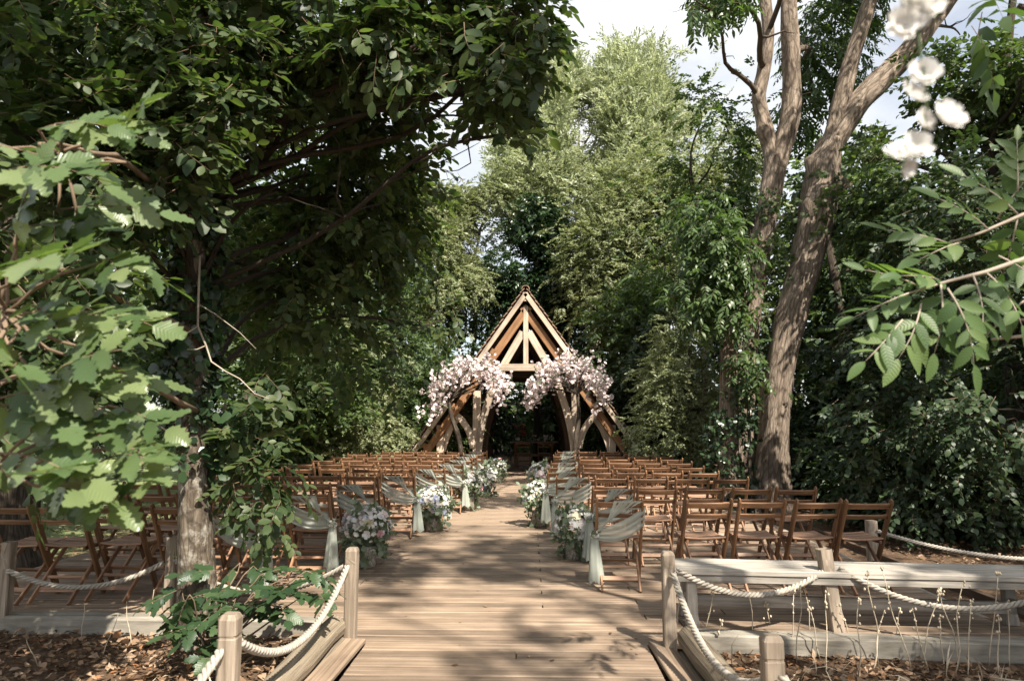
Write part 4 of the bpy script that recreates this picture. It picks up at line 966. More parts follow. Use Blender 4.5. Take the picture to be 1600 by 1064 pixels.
def leaf_ashlet(w=0.21, curl=0.15):
    xs = [0, 0.12, 0.3, 0.5, 0.7, 0.87, 1.0]; ws = [0.02, 0.6, 0.95, 1.0, 0.78, 0.42, 0.0]; V = []; T = []
    for x, q in zip(xs, ws): z = -curl*x*x; V += [(x, 0, z), (x, w*q, z+0.05*q), (x, -w*q, z+0.05*q)]
    for i in range(len(xs)-1):
        a = 3*i; b = a+3; T += [(a, b, b+1), (a, b+1, a+1), (a, a+2, b+2), (a, b+2, b)]
    return np.array(V, float), np.array(T)
LEAFM['ash'] = [np_mesh('leaf', *leaf_ashlet(w, c), M['leaf_ash_near'], smooth=True) for w, c in ((0.20, 0.12), (0.23, 0.25), (0.18, 0.05))]
def near_spray(t, p0, d, up, L, n, size, kind, rng, twig, droop=0.3, pinnate=False, ang=52, jit=0.3):
    """leaves as single objects along one twig"""
    d = np.array(d, float); Rm = rot_from(d[None], np.array(up, float)[None])[0]; p0 = np.array(p0, float)
    loc = lambda x, y, z: p0+Rm@np.array([x, y, z])
    xs = np.linspace(0, L, 7); twig.tube([Vector(loc(x, 0.02*math.sin(9*x), -droop*x*x/L)) for x in xs], [0.0035-0.0004*i for i in range(7)], 5)
    for i in range(n):
        last = i == n-1
        x = L if last else L*(0.12+0.85*((i//2 if pinnate else i)+0.5)/((n/2) if pinnate else n)); x = min(L, x)
        sg = 1 if i % 2 else -1; a = 0 if last else sg*math.radians(ang*rng.uniform(.75, 1.2))
        ld = np.array([math.cos(a), math.sin(a), -droop*(0.3+x/L)+rng.normal()*jit*0.4]); nr = np.array([rng.normal()*jit, rng.normal()*jit, 1.0])
        M3 = Rm@rot_from(ld[None], nr[None])[0]
        o = link('leaf', LEAFM[kind][rng.integers(len(LEAFM[kind]))], t)
        o.matrix_local = Matrix.Translation(loc(x, 0.02*math.sin(9*x), -droop*x*x/L)) @ Matrix(M3.tolist()).to_4x4() @ Matrix.Scale(float(size*rng.uniform(.75, 1.2)), 4)

# --- big beech on the walkway's west side
BY = 5.25
bt_pts = px_path([(312, 985), (305, 860), (302, 740), (300, 600), (298, 470), (302, 330), (312, 200), (330, 40), (345, -160), (350, -420)], BY, GZ-0.05)
bt_rad = [0.145, 0.122, 0.115, 0.112, 0.11, 0.105, 0.115, 0.105, 0.09, 0.06]
b_lobes = [lobe(110, 60, 4.6, 1.3, 1.2, 0.8), lobe(330, 40, 4.8, 1.3, 1.2, 0.9), lobe(520, 50, 5.4, 1.05, 1.1, 0.85), lobe(680, -5, 5.2, 0.65, 0.7, 0.5, .6), lobe(765, 15, 5.0, 0.36, 0.4, 0.35, .25),
           lobe(735, 150, 4.8, 0.36, 0.5, 0.5, 0.18), lobe(590, 190, 6.2, 0.65, 0.8, 0.65), lobe(440, 220, 6.2, 1.2, 1.0, 0.8), lobe(170, 270, 4.6, 1.0, 0.9, 0.6), lobe(20, 360, 3.6, 0.6, 0.6, 0.5), 
           lobe(530, 330, 7.2, 0.9, 0.9, 0.8), lobe(640, 400, 8.0, 0.55, 0.7, 0.75, .25), lobe(410, 430, 6.3, 0.8, 0.7, 0.7), lobe(390, 600, 5.9, 0.42, 0.5, 0.7), lobe(410, 760, 5.5, 0.26, 0.28, 0.4, .14), lobe(60, 480, 3.7, 0.5, 0.6, 0.5), lobe(60, 640, 3.5, 0.4, 0.5, 0.4, .14), lobe(560, 560, 8.2, 0.7, 0.7, 0.5, .2), lobe(500, 330, 6.4, .9, .8, .7), lobe(570, 290, 6.8, .7, .8, .7), lobe(300, 340, 6.0, 1.0, .8, .7), lobe(620, 330, 7.2, .45, .6, .55), lobe(480, 470, 7.0, .8, .7, .7), lobe(810, 20, 4.7, .3, .4, .35, .2), lobe(790, 110, 4.7, .24, .35, .3, .12), lobe(840, 70, 4.7, .16, .3, .3, .05), lobe(790, 210, 4.8, .15, .3, .3, .05), lobe(20, 200, 4.0, .9, .8, .7), lobe(230, 150, 4.6, 1.0, .8, .7), lobe(395, 690, 5.6, .3, .35, .5, .2), lobe(10, 560, 3.4, .5, .5, .5, .22), lobe(690, 500, 9, .35, .5, .45, .1), lobe(350, 190, 4.3, .7, .5, .6, .5), lobe(430, 300, 5.0, .7, .5, .6, .45), lobe(250, 270, 4.3, .6, .5, .5, .35), lobe(520, 230, 5.2, .7, .5, .5, .4), lobe(580, 90, 4.8, .45, .5, .45, .3), lobe(330, 430, 4.9, .45, .3, .5, .2), lobe(650, 70, 4.7, .25, .4, .4, .08),
           (-3.4, 4.2, 6.6, 2.4, 2.2, 1.2, 1.4), (-0.9, 4.6, 6.4, 1.7, 1.7, 1.0, .8), (-2.0, 7.2, 8.4, 1.8, 1.6, 1.0, 1.0), (-4.8, 6.6, 5.6, 1.6, 1.8, 1.6, 1.4), (-2.6, 2.4, 5.4, 1.4, 1.2, 0.8, .5)]
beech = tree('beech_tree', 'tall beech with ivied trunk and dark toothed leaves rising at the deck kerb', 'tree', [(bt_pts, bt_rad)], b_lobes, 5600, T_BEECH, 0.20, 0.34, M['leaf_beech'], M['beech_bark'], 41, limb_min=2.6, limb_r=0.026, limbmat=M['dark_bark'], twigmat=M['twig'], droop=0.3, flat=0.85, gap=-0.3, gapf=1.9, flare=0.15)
ivy_on(beech, bt_pts[2:7], bt_rad[2:7], 420, 8, 0.14, 0.24, cover=lambda P: (P[:, 2] > 1.3) | (P[:, 0] > -2.53))
def beech_near():
    rng = np.random.default_rng(17); tw = MB(); tp = MB(); rnd = random.Random(17); cnt = 0
    # boughs reaching past the camera's west side; sprays hang along them
    boughs = [[(-2.5, 5.0, 3.0), (-2.3, 3.6, 3.0), (-1.9, 2.5, 2.6), (-1.45, 2.0, 2.35)], [(-2.55, 5.0, 2.2), (-2.5, 3.6, 2.35), (-2.05, 2.5, 2.1), (-1.55, 1.95, 1.85)], [(-2.5, 5.1, 1.6), (-2.6, 3.6, 1.9), (-2.1, 2.6, 1.62), (-1.6, 2.05, 1.40)]]
    for b in boughs:
        pts = []
        for i in range(3): pts += limb_path(b[i], b[i+1], rnd, n=5, wob=0.03)[:-1]
        pts.append(Vector(b[-1])); n = len(pts); tp.tube(pts, [0.022-0.018*i/(n-1) for i in range(n)], 7)
    tp.build('bough', M['twig'], beech, smooth=True)
    spots = []
    for (px, py, Y) in [(40, 265, 1.9), (110, 250, 2.0), (150, 195, 2.1), (200, 170, 2.2), (95, 195, 2.1), (30, 330, 2.0), (90, 335, 2.1), (160, 330, 2.2), (20, 400, 1.8), (90, 415, 1.9), (165, 405, 2.2), (205, 400, 2.3), (40, 475, 1.9), (110, 495, 2.0), (175, 480, 2.2), (72, 228, 1.95), (20, 560, 1.8), (90, 570, 1.9), (150, 575, 2.1), (200, 575, 2.3), (40, 640, 1.9), (100, 650, 2.0), (160, 640, 2.1), (210, 650, 2.3), (45, 715, 1.9), (105, 725, 1.95), (160, 715, 2.0), (205, 715, 2.1), (125, 770, 2.0), (185, 765, 2.05), (235, 690, 2.3), (70, 610, 1.9)]:
        spots.append(AT(px+rng.uniform(-12, 12), py+rng.uniform(-10, 10), Y*0.93))
    for p in spots:
        d = np.array([0.55+rng.normal()*0.35, -0.35+rng.normal()*0.45, rng.normal()*0.18]); up = np.array([0.28+rng.normal()*0.35, -0.70+rng.normal()*0.4, 0.68])
        L = rng.uniform(0.2, 0.3); d /= np.linalg.norm(d); st = np.array(p)-d*L*0.5; 
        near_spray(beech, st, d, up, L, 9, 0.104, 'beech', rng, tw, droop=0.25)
        # twig back to the nearest bough
        bb = min((Vector(q) for b in boughs for q in [Vector(b[i]).lerp(Vector(b[i+1]), k/6) for i in range(1, 3) for k in range(7)]), key=lambda q: (q-Vector(st)).length)
        pts = limb_path(bb, st, rnd, n=5, wob=0.07); tw.tube(pts, [0.006-0.0004*i for i in range(6)], 5)
    tw.build('twigs', M['twig'], beech, smooth=True)
    # bare forked twig hanging before the dark crown
    mb = MB(); P = [AT(a, b, 4.75) for a, b in [(312, 400), (310, 470), (309, 510), (322, 540), (330, 565), (352, 580), (375, 592), (398, 615), (420, 623)]]
    mb.tube(P, [0.009, 0.008, 0.0075, 0.007, 0.006, 0.005, 0.0045, 0.004, 0.003], 6)
    for a in ([(309, 510), (285, 525), (262, 532)], [(310, 475), (335, 490), (355, 505), (375, 520), (400, 545)], [(322, 540), (308, 546), (292, 546)]):
        mb.tube([AT(x, y_, 4.75) for x, y_ in a], [0.005-0.0007*i for i in range(len(a))], 5)
    mb.build('bare_twig', M['twig_pale'], beech, smooth=True)
beech_near()
def suckers():
    rng = np.random.default_rng(23); rnd = random.Random(23); b = Vector((-2.15, 4.75, GZ))
    t = thing('beech_sucker', 'leafy dark green beech suckers spreading over the kerb at the beech trunk', 'shrub')
    tw = MB()
    tips = [(270, 960, 4.7), (300, 930, 4.8), (330, 1000, 4.6), (350, 900, 5.0), (400, 900, 4.9), (440, 880, 4.9), (480, 895, 4.8), (505, 905, 4.7), (380, 950, 4.7), (320, 960, 4.7), (290, 990, 4.6), (350, 960, 4.6), (420, 935, 4.7), (470, 920, 4.7), (260, 930, 4.9), (310, 890, 5.0), (450, 910, 4.7), (345, 1015, 4.5), (400, 960, 4.7), (370, 920, 4.8), (330, 930, 4.7), (300, 1000, 4.6), (280, 975, 4.5), (440, 945, 4.6), (495, 930, 4.6), (360, 985, 4.5), (335, 945, 4.6), (310, 975, 4.5), (385, 935, 4.6), (425, 915, 4.65), (355, 940, 4.5), (295, 955, 4.6)]
    for (px, py, Y) in tips:
        p = AT(px+rng.uniform(-8, 8), py+rng.uniform(-8, 8), Y); dr = Vector((p.x-b.x, p.y-b.y, 0.15)); d = np.array([dr.x+rng.normal()*.35, dr.y-0.3+rng.normal()*.3, 0.05+rng.normal()*.15]); d /= np.linalg.norm(d)
        st = np.array(p)-d*0.13; near_spray(t, st, d, (rng.normal()*.2, -0.25+rng.normal()*.2, 1), 0.24, 9, 0.105, 'sucker', rng, tw, droop=0.25)
        tw.tube(limb_path(b, st, rnd, n=6, wob=0.06, bend=(0, 0, 0.08)), [0.009-0.001*i for i in range(7)], 5)
    tw.build('twigs', M['twig'], t, smooth=True)
suckers()

# --- young ash outside the frame, its branch reaching in; a blossom strand hangs from its overhead limb
def ash_near():
    tp = [(3.5, 2.5, GZ), (3.45, 2.5, 1.0), (3.4, 2.45, 2.2), (3.3, 2.4, 3.6), (3.2, 2.2, 5.2), (3.0, 2.0, 6.6)]
    lobes = [(6.2, 0.6, 6.8, 1.3, 1.3, 0.8), (5.6, 2.8, 6.4, 1.4, 1.4, 0.9), lobe(1590, 10, 2.7, 0.3, 0.35, 0.22, 0.05)]
    t = tree('ash_tree', 'young ash whose leafy branch reaches over the dark hedge', 'tree', [(tp, [0.11, 0.1, 0.09, 0.075, 0.05, 0.03])], lobes, 300, T_ASH, 0.22, 0.32, M['leaf_ash'], M['ash_bark'], 51, limb_r=0.03, droop=0.35, gap=-0.2, near=2.0)
    rng = np.random.default_rng(5); tw = MB(); rnd = random.Random(3)
    br = [Vector((3.42, 2.45, 2.2))]+[AT(1690, 370, 2.45), AT(1600, 405, 2.35), AT(1540, 425, 2.3), AT(1480, 440, 2.25), AT(1430, 455, 2.2)]
    tw.tube(br, [0.02, 0.012, 0.009, 0.007, 0.005, 0.003], 6)
    br2 = [Vector((3.42, 2.45, 1.9)), AT(1700, 510, 2.5), AT(1600, 525, 2.45), AT(1550, 530, 2.4)]; tw.tube(br2, [0.015, 0.009, 0.006, 0.004], 6)
    br3 = [Vector((3.42, 2.45, 2.3)), AT(1700, 330, 2.5), AT(1600, 335, 2.4), AT(1530, 365, 2.4), AT(1480, 380, 2.4)]; tw.tube(br3, [0.015, 0.01, 0.007, 0.005, 0.003], 6)
    for (px, py, Y, dx, dz, L) in [(1430, 455, 2.2, -1, -.15, .24), (1440, 470, 2.2, -.6, -.75, .22), (1470, 445, 2.2, -.3, -.9, .22), (1480, 450, 2.15, .15, -.9, .24), (1470, 440, 2.3, -.9, .25, .22), (1520, 430, 2.25, -.25, -.9, .22), (1540, 425, 2.3, .3, -.8, .2), (1500, 380, 2.4, -.9, -.1, .22), (1480, 380, 2.4, -.6, .3, .2), (1545, 360, 2.4, -.5, .5, .2), (1560, 400, 2.35, .5, -.6, .2), (1590, 335, 2.4, -.5, .6, .22), (1590, 340, 2.4, -.2, -.8, .2), (1410, 500, 2.15, -.9, -.5, .2), (1600, 470, 2.4, -.6, -.4, .22), (1560, 340, 2.45, .4, .6, .22), (1590, 300, 2.4, .2, .8, .2), (1440, 450, 2.25, -.8, .45, .2)]:
        d = np.array([dx, -0.15+rng.normal()*0.25, dz]); d /= np.linalg.norm(d)
        near_spray(t, AT(px, py, Y), d, (rng.normal()*.3, -0.75, 0.7), L, 9, 0.090, 'ash', rng, tw, droop=0.25, pinnate=True, ang=55, jit=0.22)
    # overhead limb that carries the hanging blossom strand
    tw.tube(limb_path((3.38, 2.42, 2.6), (0.35, 0.72, 2.75), rnd, n=9, wob=0.02, bend=(0, 0, 0.2)), [0.03-0.0023*i for i in range(10)], 7)
    tw.build('branches', M['twig_pale'], t, smooth=True)
    s = thing('blossom_strand', 'strand of large white blossoms hanging close overhead, out of focus', 'blossom strand')
    Y = 0.78; mb = MB(); mb.tube([Vector((0.46, 0.74, 2.74)), Vector((0.455, 0.76, 2.4)), AT(1440, -60, Y), AT(1435, 60, Y), AT(1448, 150, Y), AT(1440, 240, Y)], [0.0022]*5+[0.001], 5); mb.build('stem', M['leaf_mid'], s, smooth=True)
    big = [np_mesh('blossom', *petal_flower(np.random.default_rng(q), 1, 5, 2, 0.45), M['petal_white'], smooth=True) if False else None for q in range(1)]
    bm_ = []
    for q in range(3):
        V, T, m_ = petal_flower(np.random.default_rng(q), 1, 5, 2, 0.45); bm_.append(np_mesh('blossom', V, T, M['petal_white'], smooth=True))
    for (px, py, r) in [(1440, 8, .024), (1412, 40, .021), (1428, 20, .022), (1450, -25, .025), (1442, 118, .019), (1424, 150, .018), (1478, 185, .021), (1440, 190, .015), (1405, 245, .019), (1430, 232, .019), (1415, 262, .012)]:
        o = link('blossom', bm_[rng.integers(3)], s); N = np.array([[rng.normal()*.5, -1, rng.normal()*.5]]); M3 = rand_frames(rng, N, .3)[0]
        o.matrix_local = Matrix.Translation(AT(px, py, Y)) @ Matrix(M3.tolist()).to_4x4() @ Matrix.Scale(r, 4)
        q = AT(px, py, Y)
ash_near()

# --- the two old ash trees beside the chairs
AY = 13.2
def old_ashes():
    a1 = px_path([(1150, 800), (1152, 740), (1160, 620), (1170, 500), (1186, 400), (1203, 300), (1212, 245)], AY, GZ-0.05)
    sL = px_path([(1208, 262), (1196, 205), (1186, 153), (1194, 109), (1201, 50), (1194, -10), (1186, -120), (1150, -260)], AY); sR = px_path([(1212, 270), (1226, 215), (1236, 165), (1237, 81), (1233, 0), (1238, -120), (1250, -280)], AY)
    lobes = [lobe(1085, 0, 10.8, 0.7, 0.7, 0.4), lobe(1130, -45, 11.0, 0.9, 0.9, 0.45), lobe(1285, 80, 15.2, 0.9, 0.9, 1.2), lobe(1250, 180, 15.5, .5, .6, .6, .25), lobe(1300, -190, 14.8, 1.8, 1.8, 1.1), lobe(1340, 0, 15.5, 0.9, 0.9, 0.8), (2.6, 8.6, 11.2, 1.3, 1.2, 0.9), (3.4, 6.2, 10.2, 1.2, 1.1, 0.8)]
    t = tree('old_ash_tree', 'old ash forking into two upright stems above ivy', 'tree', [(a1, [0.33, 0.29, 0.24, 0.22, 0.21, 0.21, 0.20]), (sL, [0.13, 0.15, 0.14, 0.125, 0.12, 0.11, 0.09, 0.05]), (sR, [0.15, 0.19, 0.185, 0.175, 0.16, 0.13, 0.09])], lobes, 1900, T_ASH, 0.28, 0.42, M['leaf_ash'], M['ash_bark'], 61, 'old ash trees', limb_r=0.06, bump=0.075, droop=0.35, gap=-0.15, burls=[(tuple(AT(1192, 205, AY-0.15)), 0.17, 0.18), (tuple(AT(1235, 186, AY-0.15)), 0.13, 0.10), (tuple(AT(1196, 250, AY-0.15)), 0.14, 0.12), (tuple(AT(1185, 150, AY-0.1)), 0.12, 0.07), (tuple(AT(1238, 90, AY-0.1)), 0.1, 0.06)])
    ivy_on(t, a1[1:6], [0.33, 0.27, 0.25, 0.235, 0.23], 420, 4, 0.14, 0.26, cover=lambda P: (P[:, 2] < 7.2) & (P[:, 2] > 1.6), leaf='leaf_mid', thick=0.25)
    b1 = px_path([(1200, 805), (1205, 730), (1214, 620), (1235, 500), (1258, 410), (1276, 330), (1286, 270), (1300, 220)], AY-0.3, GZ-0.05)
    sL2 = px_path([(1296, 235), (1308, 180), (1326, 110), (1348, 40), (1366, -20), (1390, -140), (1400, -300)], AY-0.3); sR2 = px_path([(1298, 230), (1340, 165), (1378, 125), (1412, 90), (1448, 42), (1482, 2), (1540, -90), (1580, -260)], AY-0.3)
    lobes = [lobe(1330, -90, 13, 1.2, 1.3, 0.7), lobe(1470, -130, 13, 1.8, 1.8, 0.9), lobe(1450, -280, 13.5, 2.2, 2.2, 1.2), lobe(1600, -240, 12, 2.0, 2.0, 1.3), lobe(1500, 55, 14, .5, .5, .45, .1), (6.8, 9.4, 11.0, 1.4, 1.4, 1.0)]
    t2 = tree('old_ash_tree', 'leaning old ash with burls and cut knots, two stems above', 'tree', [(b1, [0.36, 0.30, 0.27, 0.26, 0.285, 0.335, 0.31, 0.22]), (sL2, [0.17, 0.16, 0.155, 0.145, 0.13, 0.11, 0.07]), (sR2, [0.2, 0.22, 0.215, 0.2, 0.175, 0.14, 0.1, 0.06])], lobes, 1500, T_ASH, 0.28, 0.42, M['leaf_ash'], M['ash_bark'], 62, 'old ash trees', limb_r=0.06, bump=0.085, droop=0.35, gap=-0.15,
              burls=[(tuple(AT(1318, 288, AY-0.5)), 0.17, 0.30), (tuple(AT(1263, 318, AY-0.55)), 0.11, 0.17), (tuple(AT(1266, 250, AY-0.45)), 0.2, 0.2), (tuple(AT(1300, 335, AY-0.55)), 0.11, 0.15), (tuple(AT(1288, 300, AY-0.62)), 0.16, 0.12), (tuple(AT(1258, 355, AY-0.5)), 0.1, 0.12), (tuple(AT(1240, 470, AY-0.5)), 0.14, 0.08)])
    ivy_on(t2, b1[1:7], [0.40, 0.33, 0.31, 0.33, 0.375, 0.34], 240, 6, 0.13, 0.22, cover=lambda P: (P[:, 2] > 1.9) & (P[:, 0] > 0.0) & (P[:, 1] < 99), leaf='leaf_mid', thick=0.2)
    st = px_path([(1135, 800), (1138, 700), (1140, 600), (1138, 520), (1137, 497)], 12.6, GZ-0.05)
    s = thing('ivied_stump', 'sawn-off trunk clad in dark ivy beside the old ashes', 'tree stump')
    link('trunk', trunk_mesh(st, [0.22, 0.18, 0.165, 0.16, 0.155], M['ash_bark'], seed=7, bump=0.05), s)
    ivy_on(s, st[:4], [0.24, 0.22, 0.2, 0.16], 700, 9, 0.13, 0.24, thick=0.28)
old_ashes()

# --- wood around: every tree its own thing
def simple_tree(name, label, cat, base, h, lobes, n, tmpl, smin, smax, leaf, bark, seed, r=0.12, group=None, nl=8, **kw):
    bx_, by_ = base; rnd = random.Random(seed)
    pts = [Vector((bx_+rnd.uniform(-.05, .05)*i*h/6, by_+rnd.uniform(-.05, .05)*i*h/6, GZ-0.05+(h+0.1)*i/5)) for i in range(6)]
    return tree(name, label, cat, [(pts, [r*(1-0.14*i) for i in range(6)])], lobes, n, tmpl, smin, smax, leaf, bark, seed, group, nl=nl, limb_r=(0.04 if name == 'oak_tree' else min(r*0.4, 0.07)), limb_twigs=4, **kw)
BG = 'trees behind the pavilion'
def bx(px, Y): return (AT(px, 700, Y).x, Y)
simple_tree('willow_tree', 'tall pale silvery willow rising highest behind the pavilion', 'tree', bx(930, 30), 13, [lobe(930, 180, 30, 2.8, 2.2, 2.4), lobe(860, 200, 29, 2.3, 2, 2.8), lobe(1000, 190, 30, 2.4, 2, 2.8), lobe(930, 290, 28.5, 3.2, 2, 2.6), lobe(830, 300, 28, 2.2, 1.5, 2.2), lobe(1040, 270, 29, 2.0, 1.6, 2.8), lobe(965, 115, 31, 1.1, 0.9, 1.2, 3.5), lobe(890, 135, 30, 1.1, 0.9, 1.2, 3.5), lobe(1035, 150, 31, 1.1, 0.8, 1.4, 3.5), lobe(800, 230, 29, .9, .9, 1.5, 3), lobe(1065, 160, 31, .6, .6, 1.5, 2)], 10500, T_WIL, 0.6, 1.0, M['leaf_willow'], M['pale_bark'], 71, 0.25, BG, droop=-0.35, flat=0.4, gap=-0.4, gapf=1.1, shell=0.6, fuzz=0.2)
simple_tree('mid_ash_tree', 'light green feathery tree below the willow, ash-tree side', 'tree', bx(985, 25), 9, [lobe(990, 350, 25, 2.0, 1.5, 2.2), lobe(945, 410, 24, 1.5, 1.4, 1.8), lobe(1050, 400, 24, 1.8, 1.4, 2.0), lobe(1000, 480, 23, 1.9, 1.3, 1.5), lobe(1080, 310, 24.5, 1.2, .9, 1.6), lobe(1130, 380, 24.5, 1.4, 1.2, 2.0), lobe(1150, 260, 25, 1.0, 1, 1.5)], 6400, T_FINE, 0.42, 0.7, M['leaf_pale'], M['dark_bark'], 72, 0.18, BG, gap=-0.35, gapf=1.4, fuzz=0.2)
simple_tree('ivy_tree', 'dark ivy-smothered tree directly behind the pavilion ridge', 'tree', bx(840, 25.5), 8, [lobe(840, 360, 25.5, 1.1, 1.1, 1.3), lobe(850, 310, 25.5, .6, .7, .9), lobe(800, 430, 25.5, 1.2, 1.2, 1.2), lobe(875, 415, 25.5, 1.1, 1.2, 1.3), lobe(840, 480, 26, 1.9, 1.2, 1.2)], 3000, T_OVALF, 0.34, 0.55, M['leaf_ivy'], M['dark_bark'], 73, 0.2, BG, gap=-0.5)
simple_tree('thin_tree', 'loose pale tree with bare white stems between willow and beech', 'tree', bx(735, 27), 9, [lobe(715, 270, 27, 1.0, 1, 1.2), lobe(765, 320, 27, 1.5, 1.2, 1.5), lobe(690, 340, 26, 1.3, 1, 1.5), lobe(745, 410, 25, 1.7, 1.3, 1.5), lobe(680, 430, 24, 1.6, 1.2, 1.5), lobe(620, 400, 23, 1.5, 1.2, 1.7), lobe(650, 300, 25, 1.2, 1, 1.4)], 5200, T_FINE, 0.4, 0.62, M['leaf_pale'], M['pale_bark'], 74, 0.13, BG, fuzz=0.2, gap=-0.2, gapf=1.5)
simple_tree('elm_tree', 'dark-leaved elm between the willow and the old ashes', 'tree', bx(1105, 17.5), 7.5, [lobe(1095, 170, 17.5, .55, .6, .8), lobe(1120, 230, 17, .9, .8, 1.0), lobe(1080, 240, 17.5, .6, .6, .7), lobe(1130, 330, 17, 1.0, .9, 1.0), lobe(1090, 380, 17, 1.1, .9, 1.0)], 1150, T_OVALF, 0.28, 0.42, M['leaf_mid'], M['dark_bark'], 75, 0.1, BG, gap=-0.05, fuzz=0.4, gapf=2.6)
simple_tree('ash_sapling', 'light feathery ash sapling leaning against the forked old ash', 'tree', bx(1172, 12.4), 4.5, [lobe(1130, 400, 12, .7, .6, .8), lobe(1100, 350, 12.2, .6, .5, .6), lobe(1180, 340, 12, .55, .4, .7), lobe(1210, 420, 11.9, .4, .3, .6), lobe(1120, 460, 11.9, .7, .5, .6), lobe(1215, 480, 12.2, .35, .25, .5, .12), lobe(1180, 570, 12.2, .4, .3, .4, .12), lobe(1230, 330, 12.3, .35, .25, .5, .1)], 700, T_ASH, 0.26, 0.38, M['leaf_ash'], M['dark_bark'], 76, 0.04, BG, gap=-0.1, droop=0.4)
simple_tree('olive_shrub', 'bushy olive-tinged shrub beside the ivied stump', 'shrub', bx(1082, 15.5), 2.6, [lobe(1080, 540, 15.5, .75, .7, 1.0), lobe(1060, 610, 15.3, .8, .8, .9), lobe(1100, 640, 15.2, .7, .7, .8), lobe(1050, 680, 15.2, .9, .8, .7)], 2000, T_FINE, 0.26, 0.4, M['leaf_pale'], M['dark_bark'], 77, 0.06, None, gap=-0.3, gapf=2.5)
# understorey beside the pavilion
for i, (px, py, Y, r, leaf, tm, lab) in enumerate([(620, 560, 20, 1.7, 'leaf_mid', T_FINE, 'sunlit fine-leaved bush beside the pavilion eave, beech side'), (530, 590, 18.5, 1.5, 'leaf_pale', T_FINE, 'pale speckled bush behind the chair rows, beech side'), (560, 440, 21, 1.9, 'leaf_mid', T_FINE, 'tall fine-leaved tree behind the beech crown'), (470, 560, 17, 1.3, 'leaf_mid', T_OVAL, 'green bush behind the outermost chairs, beech side'), (700, 560, 24.5, 1.7, 'leaf_dark', T_OVAL, 'dark evergreen bush just behind the pavilion, beech side'), (960, 560, 24.6, 1.7, 'leaf_dark', T_OVAL, 'dark evergreen bush just behind the pavilion, ash side'), (1020, 600, 19.5, 1.5, 'leaf_dark', T_OVAL, 'dark laurel bush beside the pavilion eave, ash side'), (1000, 520, 21, 1.6, 'leaf_mid', T_OVAL, 'tall glossy shrub above the pavilion eave, ash side')]):
    c = AT(px, py, Y); z = c.z
    lb = [(c.x, c.y, z, r, r*.8, r), (c.x-.5*r, c.y+.3, max(.7, z-1.2*r), r*.9, r*.8, r*.9), (c.x+.5*r, c.y, max(.7, z-1.2*r), r*.9, r*.8, r*.9), (c.x, c.y-.2, 0.6, r*1.1, r*.8, .8), (c.x+rc.uniform(-.6, .6), c.y, z+.8*r, r*.5, r*.5, r*.6)]
    simple_tree('understorey_bush', lab, 'bush', (c.x, c.y), max(1.2, z), lb, 1900 if tm is T_FINE else 1500, T_OVALF if tm is T_OVAL else tm, 0.34, 0.54, M[leaf], M['dark_bark'], 200+i, 0.07, 'understorey bushes', gap=-0.3, gapf=2.0, nl=5)
# dark hedge trees east of the deck
HG = 'dark hornbeams along the east edge'
simple_tree('hornbeam_tree', 'dark hornbeam whose boughs hang behind the bench', 'tree', (7.4, 8.6), 7, [lobe(1480, 330, 9.2, 1.1, 1, .9), lobe(1560, 450, 8.6, 1.2, 1, .9), lobe(1450, 520, 9.4, 1.1, .9, .8), lobe(1560, 640, 8.8, 1.2, 1, .8), lobe(1420, 660, 9.6, 1.1, .9, .8), lobe(1500, 770, 9.4, 1.2, .9, .6), (8.2, 9.2, 2.4, 1.6, 1.6, 2.2)], 3700, T_OVAL, 0.24, 0.35, M['leaf_dark'], M['dark_bark'], 301, 0.16, HG, gap=-0.35, gapf=1.8, droop=0.25, flat=0.85)
simple_tree('hornbeam_tree', 'tall glossy hornbeam above the hedge beside the leaning ash', 'tree', (8.0, 11.5), 9, [lobe(1500, 150, 11, 1.1, 1, .9), lobe(1570, 220, 10.5, 1.1, 1, .9), lobe(1430, 230, 11.5, .9, .9, .8), lobe(1560, 330, 10.5, 1.3, 1.1, .9), lobe(1400, 330, 12, .9, .8, .9), lobe(1590, 120, 10, .9, .9, .6), (9.5, 11, 6, 2, 2, 2, 2), lobe(1355, 250, 13.6, .45, .4, .6, .25)], 3200, T_OVAL, 0.26, 0.4, M['leaf_mid'], M['dark_bark'], 302, 0.17, HG, gap=-0.25, gapf=1.8, droop=0.25, flat=0.85)
simple_tree('hornbeam_tree', 'shadowy hornbeam directly behind the leaning old ash', 'tree', (6.8, 15.2), 8, [lobe(1340, 420, 15, 1.5, 1.2, 1.5), lobe(1300, 560, 14.6, 1.4, 1.2, 1.3), lobe(1360, 640, 14, 1.5, 1.2, 1.3), lobe(1290, 700, 14.2, 1.3, 1, .8), lobe(1390, 740, 13, 1.5, 1.2, .9), lobe(1330, 300, 15.4, 1.0, 1, 1.2)], 3000, T_OVALF, 0.32, 0.48, M['leaf_dark'], M['dark_bark'], 303, 0.16, HG, gap=-0.4, gapf=1.8)
